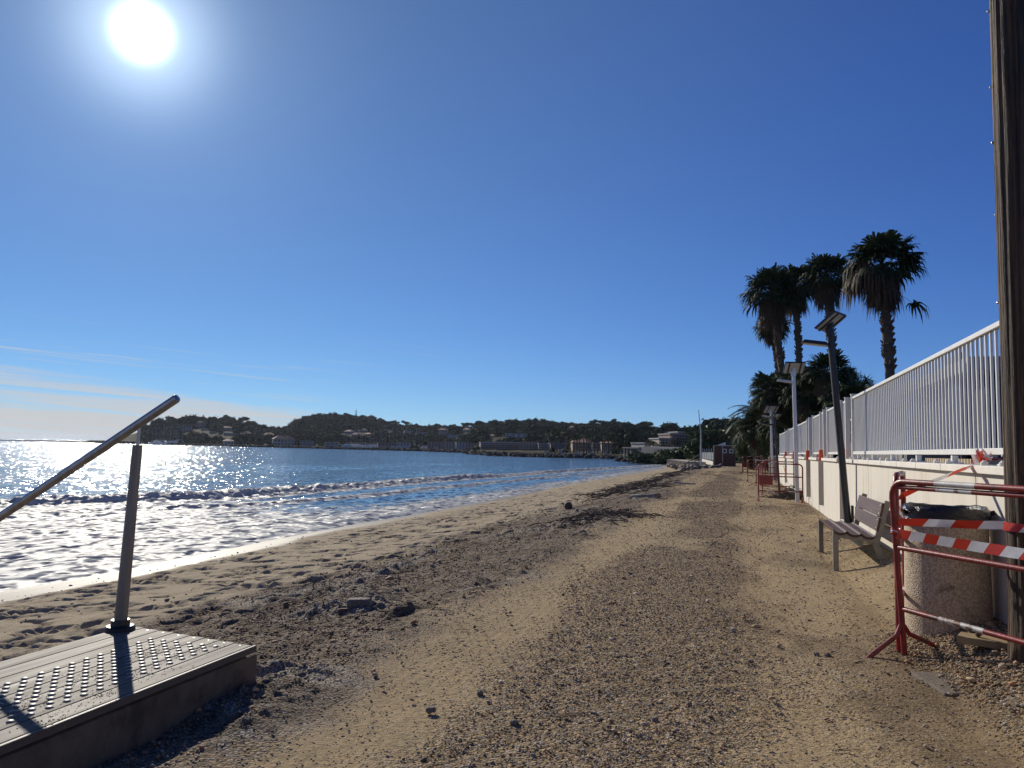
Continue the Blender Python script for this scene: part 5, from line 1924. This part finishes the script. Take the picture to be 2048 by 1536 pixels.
# crest trees, spaced along the skyline
for key, x0, x1, step, rr_ in (('A', 300, 556, 6.0, (3.4, 6.2)), ('B', 566, 858, 6.0, (2.6, 4.6)), ('C', 862, 1376, 6.5, (2.2, 4.0)), ('D', 1376, 1560, 8.0, (2.0, 3.4))):
    px = x0
    while px < x1:
        a = AZ(px)
        r = float(np.interp(a, rid_az, rid_r)) * rng.uniform(.965, 1.0)
        k = rng.choice((0, 0, 1, 3, 1, 2, 5)) if key != 'D' else rng.choice((2, 5, 4, 1))
        put_tree(a, r, rng.uniform(*rr_), k, *L_RIDGE[key])
        px += step * rng.uniform(.5, 1.5)
# some big trees by the known skyline lumps
for px, py, rad, k, key in ((312, 842, 7, 2, 'A'), (342, 838, 7.5, 0, 'A'), (372, 842, 11, 1, 'A'), (392, 842, 11, 1, 'A'), (410, 845, 8, 2, 'A'), (422, 842, 7, 0, 'A'), (434, 846, 8, 4, 'A'), (452, 848, 11, 1, 'A'), (466, 848, 9, 1, 'A'), (500, 852, 8, 2, 'A'), (548, 861, 6, 4, 'A'),
                            (638, 834, 5, 0, 'B'), (677, 834, 5.5, 0, 'B'), (655, 835, 5, 0, 'B'), (612, 835, 5, 3, 'B'), (733, 838, 6, 1, 'B'), (760, 840, 5.5, 0, 'B'), (780, 845, 6, 0, 'B'), (809, 845, 5, 0, 'B'), (830, 853, 6, 1, 'B'),
                            (868, 853, 5.5, 0, 'C'), (905, 853, 5, 0, 'C'), (955, 850, 6, 2, 'C'), (985, 846, 6.5, 1, 'C'), (1023, 845, 6, 1, 'C'), (1055, 847, 7, 2, 'C'), (1088, 846, 6, 2, 'C'), (1135, 849, 5, 0, 'C'), (1225, 846, 4.5, 2, 'C'), (1280, 852, 3.5, 2, 'C'),
                            (1425, 856, 5.0, 2, 'D'), (1445, 850, 5.5, 1, 'D'), (1405, 862, 4.0, 2, 'D'), (1470, 850, 5, 1, 'D'), (1495, 850, 5, 1, 'D')):
    a = AZ(px)
    r = float(np.interp(a, rid_az, rid_r)) * .985
    z = PR(px, py, r).z
    rad *= .8 if key in 'CD' else .9
    put_tree(a, r, rad, k, *L_RIDGE[key], dz=min(3.5, max(-3, z + rad * .0 - float(hill_z(a, r)) - rad * (1.5, 1.0, .8, 1.8, .6, .9)[k])))
# larger trees on the nearer slopes and along the shore
n_ind = 0
while n_ind < 62:
    px = rng.uniform(1060, 1500)
    a = AZ(px)
    r0, r1 = float(np.interp(a, co_az, co_r)), float(np.interp(a, rid_az, rid_r))
    r = r0 + (r1 - r0) * rng.uniform(.18, .9)
    if hides_house(a, r, 4):
        n_ind += .2
        continue
    if px < 1350:
        put_tree(a, r, rng.uniform(3.0, 5.2), rng.choice((1, 2, 5, 4)), 'dark rounded tree on the slope among the houses behind the promenade', 'trees on the near slope')
    else:
        put_tree(a, r, rng.uniform(2.6, 4.6), rng.choice((1, 2, 5, 4)), *L_RIDGE['D'])
    n_ind += 1
# the wood that reads as one mass
pv = [crown_proto(301 + i, M_pine, f, n=60, size=.26, lumps=5) for i, f in enumerate((.6, .8, 1.0, .7))]


def wood(name, label, n, px0, px1, t0, t1, rad, m, seed, dens=None):
    g_ = np.random.default_rng(seed)
    VV, FF, b = [], [], 0
    for _ in range(n):
        a = AZ(g_.uniform(px0, px1))
        r0, r1 = float(np.interp(a, co_az, co_r)), float(np.interp(a, rid_az, rid_r))
        t_ = g_.uniform(t0, t1)
        r = r0 + 12 + (r1 - r0 - 12) * t_
        x, y = r * math.sin(a), r * math.cos(a)
        if dens is not None and float(fbm(np.array(x * .02), np.array(y * .02), 3, 141)) > dens:
            continue
        s = g_.uniform(*rad) * (.6 + .4 * min(1, r / 600))
        if hides_house(a, r, s):
            continue
        V, Fq = pv[g_.integers(0, 4)]
        th_ = g_.uniform(0, 6.28)
        Vr = V @ np.array([[math.cos(th_), math.sin(th_), 0], [-math.sin(th_), math.cos(th_), 0], [0, 0, 1]])
        VV.append(Vr * s + np.array([x, y, float(hill_z(a, r)) + s * .55]))
        FF.append(Fq + b)
        b += len(V)
    o = np_mesh(name, np.vstack(VV), np.vstack(FF), m)
    return tag(setting(o, 'stuff'), label, 'woodland')


wood('woodland', 'dense dark pine wood covering the far hillsides', 1500, 286, 862, .22, 1.02, (3.6, 6.6), M_pine, 5)
wood('woodland', 'dark wood covering the long ridge and the rise behind the shed', 1250, 845, 1560, .16, 1.02, (2.6, 5.4), M_pine, 6)
wood('scrub', 'dry brown scrub among the houses on the hillsides', 420, 300, 1420, .08, .75, (2.0, 3.6), M_pine2, 7, -.02)
wood('shore_bushes', 'dark bushes along the far shore road', 420, 300, 1500, .0, .20, (1.3, 2.4), M_pine, 8)


# radio mast on the round hill
a = AZ(709.5)
r = float(np.interp(a, rid_az, rid_r))
zt = PR(709, 818, r).z
zb_ = float(hill_z(a, r))
tw = thing('radio_mast', 'thin lattice radio mast on top of the round hill', 'mast', (r * math.sin(a), r * math.cos(a), zb_))
m = MB(); m.tube([(0, 0, 0), (0, 0, (zt - zb_) * .6), (0, 0, zt - zb_)], [.8, .6, .28], 6); m.build('lattice', M_darkpole, tw)
m = MB(); m.tube([(0, 0, (zt - zb_) * .50), (0, 0, (zt - zb_) * .56)], 1.1, 8); m.tube([(0, 0, (zt - zb_) * .74), (0, 0, (zt - zb_) * .78)], .9, 8); m.build('antenna', M_darkpole, tw)

# low building on the rocky point
a = PR(1257, 922, 176); b = PR(1335, 925, 158)
wd = (b - a).length
ya = math.atan2(b.y - a.y, b.x - a.x)
M_grim = mat('grey_weathered_render', (.13, .13, .135), (.10, .10, .105), .6, .9, c3=(.17, .165, .16), c3scale=.4)
pb = thing('point_building', 'low grey building with a shallow vaulted roof on the rocky point', 'building', (a.x, a.y, -.4), ya)
k = wd / 78
m = MB(); m.box((17 * k, 3, 1.0), (34 * k, 7, 3.0)); m.build('wall', M_grim, pb)
m = MB(); m.box((17 * k, 2.8, 2.58), (37 * k, 8.4, .28)); m.build('roof', M_grim, pb)
m = MB()
arc = [(34 * k + 44 * k * u, -1.2, 2.9 * (1 - (2 * u - .62) ** 2 * .42) if u < 1 else 0) for u in np.linspace(0, .98, 12)]
m.prism([(34 * k, -1.2, -.6)] + arc + [(78 * k, -1.2, -.6)], (0, 9, 0)); m.build('vault', M_grim, pb)
for u0, u1 in ((.06, .30), (.50, .62), (.70, .9)):
    m = MB(); m.box(((u0 + u1) / 2 * 34 * k, -.52, 1.35), ((u1 - u0) * 34 * k, .06, 1.1)); m.build('window', M_glass, pb)
m = MB(); m.box((56 * k, -1.24, 1.3), (14 * k, .06, .5)); m.build('window', M_glass, pb)
for u in (0.02, .46, .96):
    m = MB(); m.box((34 * k * u, -1.0, .9), (.35, .35, 3.2)); m.build('post', M_facade[4], pb)
V_, F_ = [], []
g_ = np.random.default_rng(77)


def boulders(name, label, pts, n, s, spread, seed):
    g_ = np.random.default_rng(seed)
    P = np.array(pts)
    u = g_.uniform(0, len(P) - 1.001, n)
    i = u.astype(int)
    C = P[i] + (P[i + 1] - P[i]) * (u - i)[:, None] + g_.normal(0, 1, (n, 3)) * np.array(spread)
    S = g_.uniform(*s, n)
    V = ICO_V[None] * g_.uniform(.65, 1.25, (n, 12, 1)) * S[:, None, None] * np.array([1.2, 1, .75]) + C[:, None, :]
    Fq = (ICO_F[None] + 12 * np.arange(n)[:, None, None]).reshape(-1, 3)
    return tag(setting(np_mesh(name, V.reshape(-1, 3), Fq, M_rock if 'pale' in label else M_dkrock), 'stuff'), label, 'boulders')


boulders('point_boulders', 'tumbled boulders at the foot of the low building on the point', [tuple(PR(x, y, r)) for x, y, r in ((1248, 921, 185), (1260, 925, 172), (1300, 927, 162), (1345, 929.5, 151))], 260, (.35, 1.0), (1.2, 1.2, .35), 5)
boulders('breakwater_boulders', 'dark boulder breakwater in front of the seafront apartments', [tuple(PR(x, y, r)) for x, y, r in ((940, 904.5, 395), (962, 909, 300), (1000, 912.5, 262), (1100, 914.5, 246), (1245, 918.5, 238))], 1500, (.45, 1.1), (2.0, 2.0, .35), 6)
boulders('breakwater_boulders', 'thin dark line of boulders along the far harbour mole', [tuple(PR(x, y, r)) for x, y, r in ((186, 882.5, 955), (235, 884, 900), (285, 886, 800), (430, 890.5, 665), (580, 894.5, 562), (700, 898, 522), (860, 901.5, 472), (940, 904, 402))], 2600, (.5, 1.3), (3, 3, .35), 7)
boulders('stair_boulders', 'pale loose stones around the foot of the far beach stairs and mast', [tuple(PR(x, y, r)) for x, y, r in ((1350, 931, 120), (1385, 936, 85), (1400, 938, 70), (1422, 934, 80))], 130, (.15, .4), (.8, 2.0, .1), 8)
# bushes in front of the vaulted building
for lb_, px, py, r, dm in (('dark bush below the vaulted roof on the rocky point', 1312, 918, 156, (4.5, 2.5, 1.6)), ('dark bush at the right end of the rocky point', 1340, 919, 148, (3.5, 2.5, 1.7)), ('dark bushes above the rough stone wall', 1368, 913, 130, (3.5, 3, 1.4)), ('dark shrub behind the slender post fence', 1410, 905, 122, (3.2, 2.5, 1.6)), ('dark tree clump between the mast and the brown shed', 1424, 893, 128, (4.5, 3, 2.6))):
    p_ = PR(px, py, r)
    s_ = thing('bush', lb_, 'bush', (p_.x, p_.y, -.4), 0)
    leaf_clump('foliage', M_shrub, s_, 1500, dm, .45, int(px), loc=(0, 0, p_.z + .4))
    m = MB(); m.tube([(0, 0, -.3), (.2, 0, p_.z + .4)], [.14, .06], 6); m.build('stem', M_trunk, s_)

# promenade: low white wall with openings, on the pier
pw = thing('promenade_wall', 'low pale promenade wall with regular openings along the pier', 'wall', tuple(PR(1095, 908, 262)))
o0 = Vector(pw.location)
m = MB()
pts = [PR(1092 + 15.0 * k, 909.5 + .32 * k * 1.0, 258 - 1.2 * k) for k in range(11)]
for k in range(10):
    a, b = pts[k] - o0, pts[k + 1] - o0
    m.beam((a.x, a.y, -.6), (b.x, b.y, -.6), .4, .9)
    if k % 2 == 0:
        m.beam(a.lerp(b, .1) + Vector((0, 0, .4)), a.lerp(b, .7) + Vector((0, 0, .4)), .3, .8)
m.build('wall_run', M_facade[3], pw)
for k in range(0, 11, 2):
    q = pts[k] - o0
    m = MB(); m.box((q.x, q.y, .2), (.8, .8, 2.4)); m.build('pillar', M_facade[0], pw)
# small palms along the promenade, and by the apartment blocks


def small_palm(loc, h, cr, label, group, proto=[]):
    if not proto:
        t_ = thing('promenade_palm', label, 'palm tree', loc, 0, group)
        m = MB(); m.tube([(0, 0, -1), (0, 0, .5), (.0, 0, 1)], [.05, .04, .035], 6); m.build('trunk', M_bark, t_)
        rr = random.Random(4)
        V, Fc, MI = [], [], []
        for i in range(26):
            pol = math.acos(1 - 1.5 * (i + .5) / 26)
            a = i * 2.4
            leaf_fan(V, Fc, MI, Vector((0, 0, 1)), Vector((math.sin(pol) * math.cos(a), math.sin(pol) * math.sin(a), math.cos(pol))), Vector((0, 0, 1)), .16, .17, 9, 0, rr, .7, .01)
        fan_mesh('crown', [M_palm], t_, V, Fc, MI)
        proto.append(t_)
    else:
        t_ = dup(proto[0], loc, rng.uniform(0, 6), 1, label, group)
    t_.location = loc
    t_.scale = (cr * 3.0, cr * 3.0, h)


for k in range(24):
    px = 1096 + k * 6.3 + rng.uniform(-2, 2)
    r = rng.uniform(262, 300)
    p_ = PR(px, 909, r)
    small_palm((p_.x, p_.y, .2), rng.uniform(5.0, 7.5), rng.uniform(1.7, 2.3), 'small dark palm in the row behind the low promenade wall', 'promenade palms')
for px, ptop, r in ((1300, 878, 210), (1307, 880, 205), (1320, 884, 190), (1328, 886, 185), (1349, 876, 215), (1372, 890, 175), (1378, 888, 178)):
    p_ = PR(px, ptop, r)
    small_palm((p_.x, p_.y, .3), p_.z - .3 - 1.0, rng.uniform(1.7, 2.2), 'dark palm standing in front of the stepped apartment blocks', 'palms before the apartment blocks')

# ------------------------------------------------------------------ marina
G_B = 'moored boats in the far marina'
bt = thing('sailboat', 'white moored sailing boat with a bare mast in the far marina', 'sailboat', (0, 0, -1), 0, G_B)
m = MB()
secs = [(-.5, .12, .0), (-.42, .16, .0), (-.1, .19, .0), (.25, .14, .0), (.45, .05, .01), (.52, .008, .02)]
vs, fs = [], []
for x, w_, e in secs:
    vs += [(x, -w_, .12 + e * 1.5), (x, -w_ * .75, -.03), (x, w_ * .75, -.03), (x, w_, .12 + e * 1.5)]
for i in range(len(secs) - 1):
    for j in range(4):
        fs.append((i * 4 + j, i * 4 + (j + 1) % 4, (i + 1) * 4 + (j + 1) % 4, (i + 1) * 4 + j))
fs += [(3, 2, 1, 0), tuple(len(vs) - 4 + j for j in range(4))]
m._add(vs, fs, 0)
m.box((-.05, 0, .155), (.42, .2, .075), taper=.8)
m.build('hull', M_white, bt)
m = MB(); m.tube([(.03, 0, .1), (.03, 0, 1.35)], .0085, 6); m.tube([(.03, 0, .28), (-.38, 0, .27)], .011, 6); m.build('mast', mat('mast_alloy', (.30, .31, .32), None, 5, .5, .2), bt)
first = True
for px, r, ml in ([(304 + rng.uniform(-2, 2) + 4.2 * k, rng.uniform(735, 800), rng.uniform(13, 17)) for k in range(15)] +
                  [(692 + 5.6 * k + rng.uniform(-2, 2), rng.uniform(530, 556), rng.uniform(10.5, 14.5)) for k in range(27)] +
                  [(845 + 11 * k, rng.uniform(478, 490), rng.uniform(8, 11)) for k in range(6)]):
    a = AZ(px)
    loc = (r * math.sin(a), r * math.cos(a), -1.0 if r < np.interp(a, co_az, co_r) else float(hill_z(a, r)))
    lab = ('white moored sailing boat with a bare mast below the headland' if px < 500 else 'white moored sailing boat with a bare mast below the round hill' if px < 843 else 'small sailing boat with a bare mast at the town quay')
    if first:
        o = bt
        o['label'] = lab
        first = False
    else:
        o = dup(bt, loc, 0, 1, lab, G_B)
    o.location = loc
    o.rotation_euler = (0, 0, rng.uniform(0, 6.28))
    o.scale = (ml * .72, ml * .72, ml * .78)

# ------------------------------------------------------------------ sea air
hz_m = bpy.data.materials.new('sea_haze')
hz_m.use_nodes = True
t = NT(hz_m.node_tree)
pv_ = t.add('ShaderNodeVolumePrincipled')
pv_.inputs['Color'].default_value = (.80, .88, 1.0, 1)
pv_.inputs['Density'].default_value = .000055
pv_.inputs['Anisotropy'].default_value = .25
t.t.links.new(pv_.outputs[0], t.add('ShaderNodeOutputMaterial').inputs['Volume'])
hz = MB().box((-2500, 6800, 35), (23400, 14800, 90)).build('haze', hz_m)
setting(hz, 'stuff')
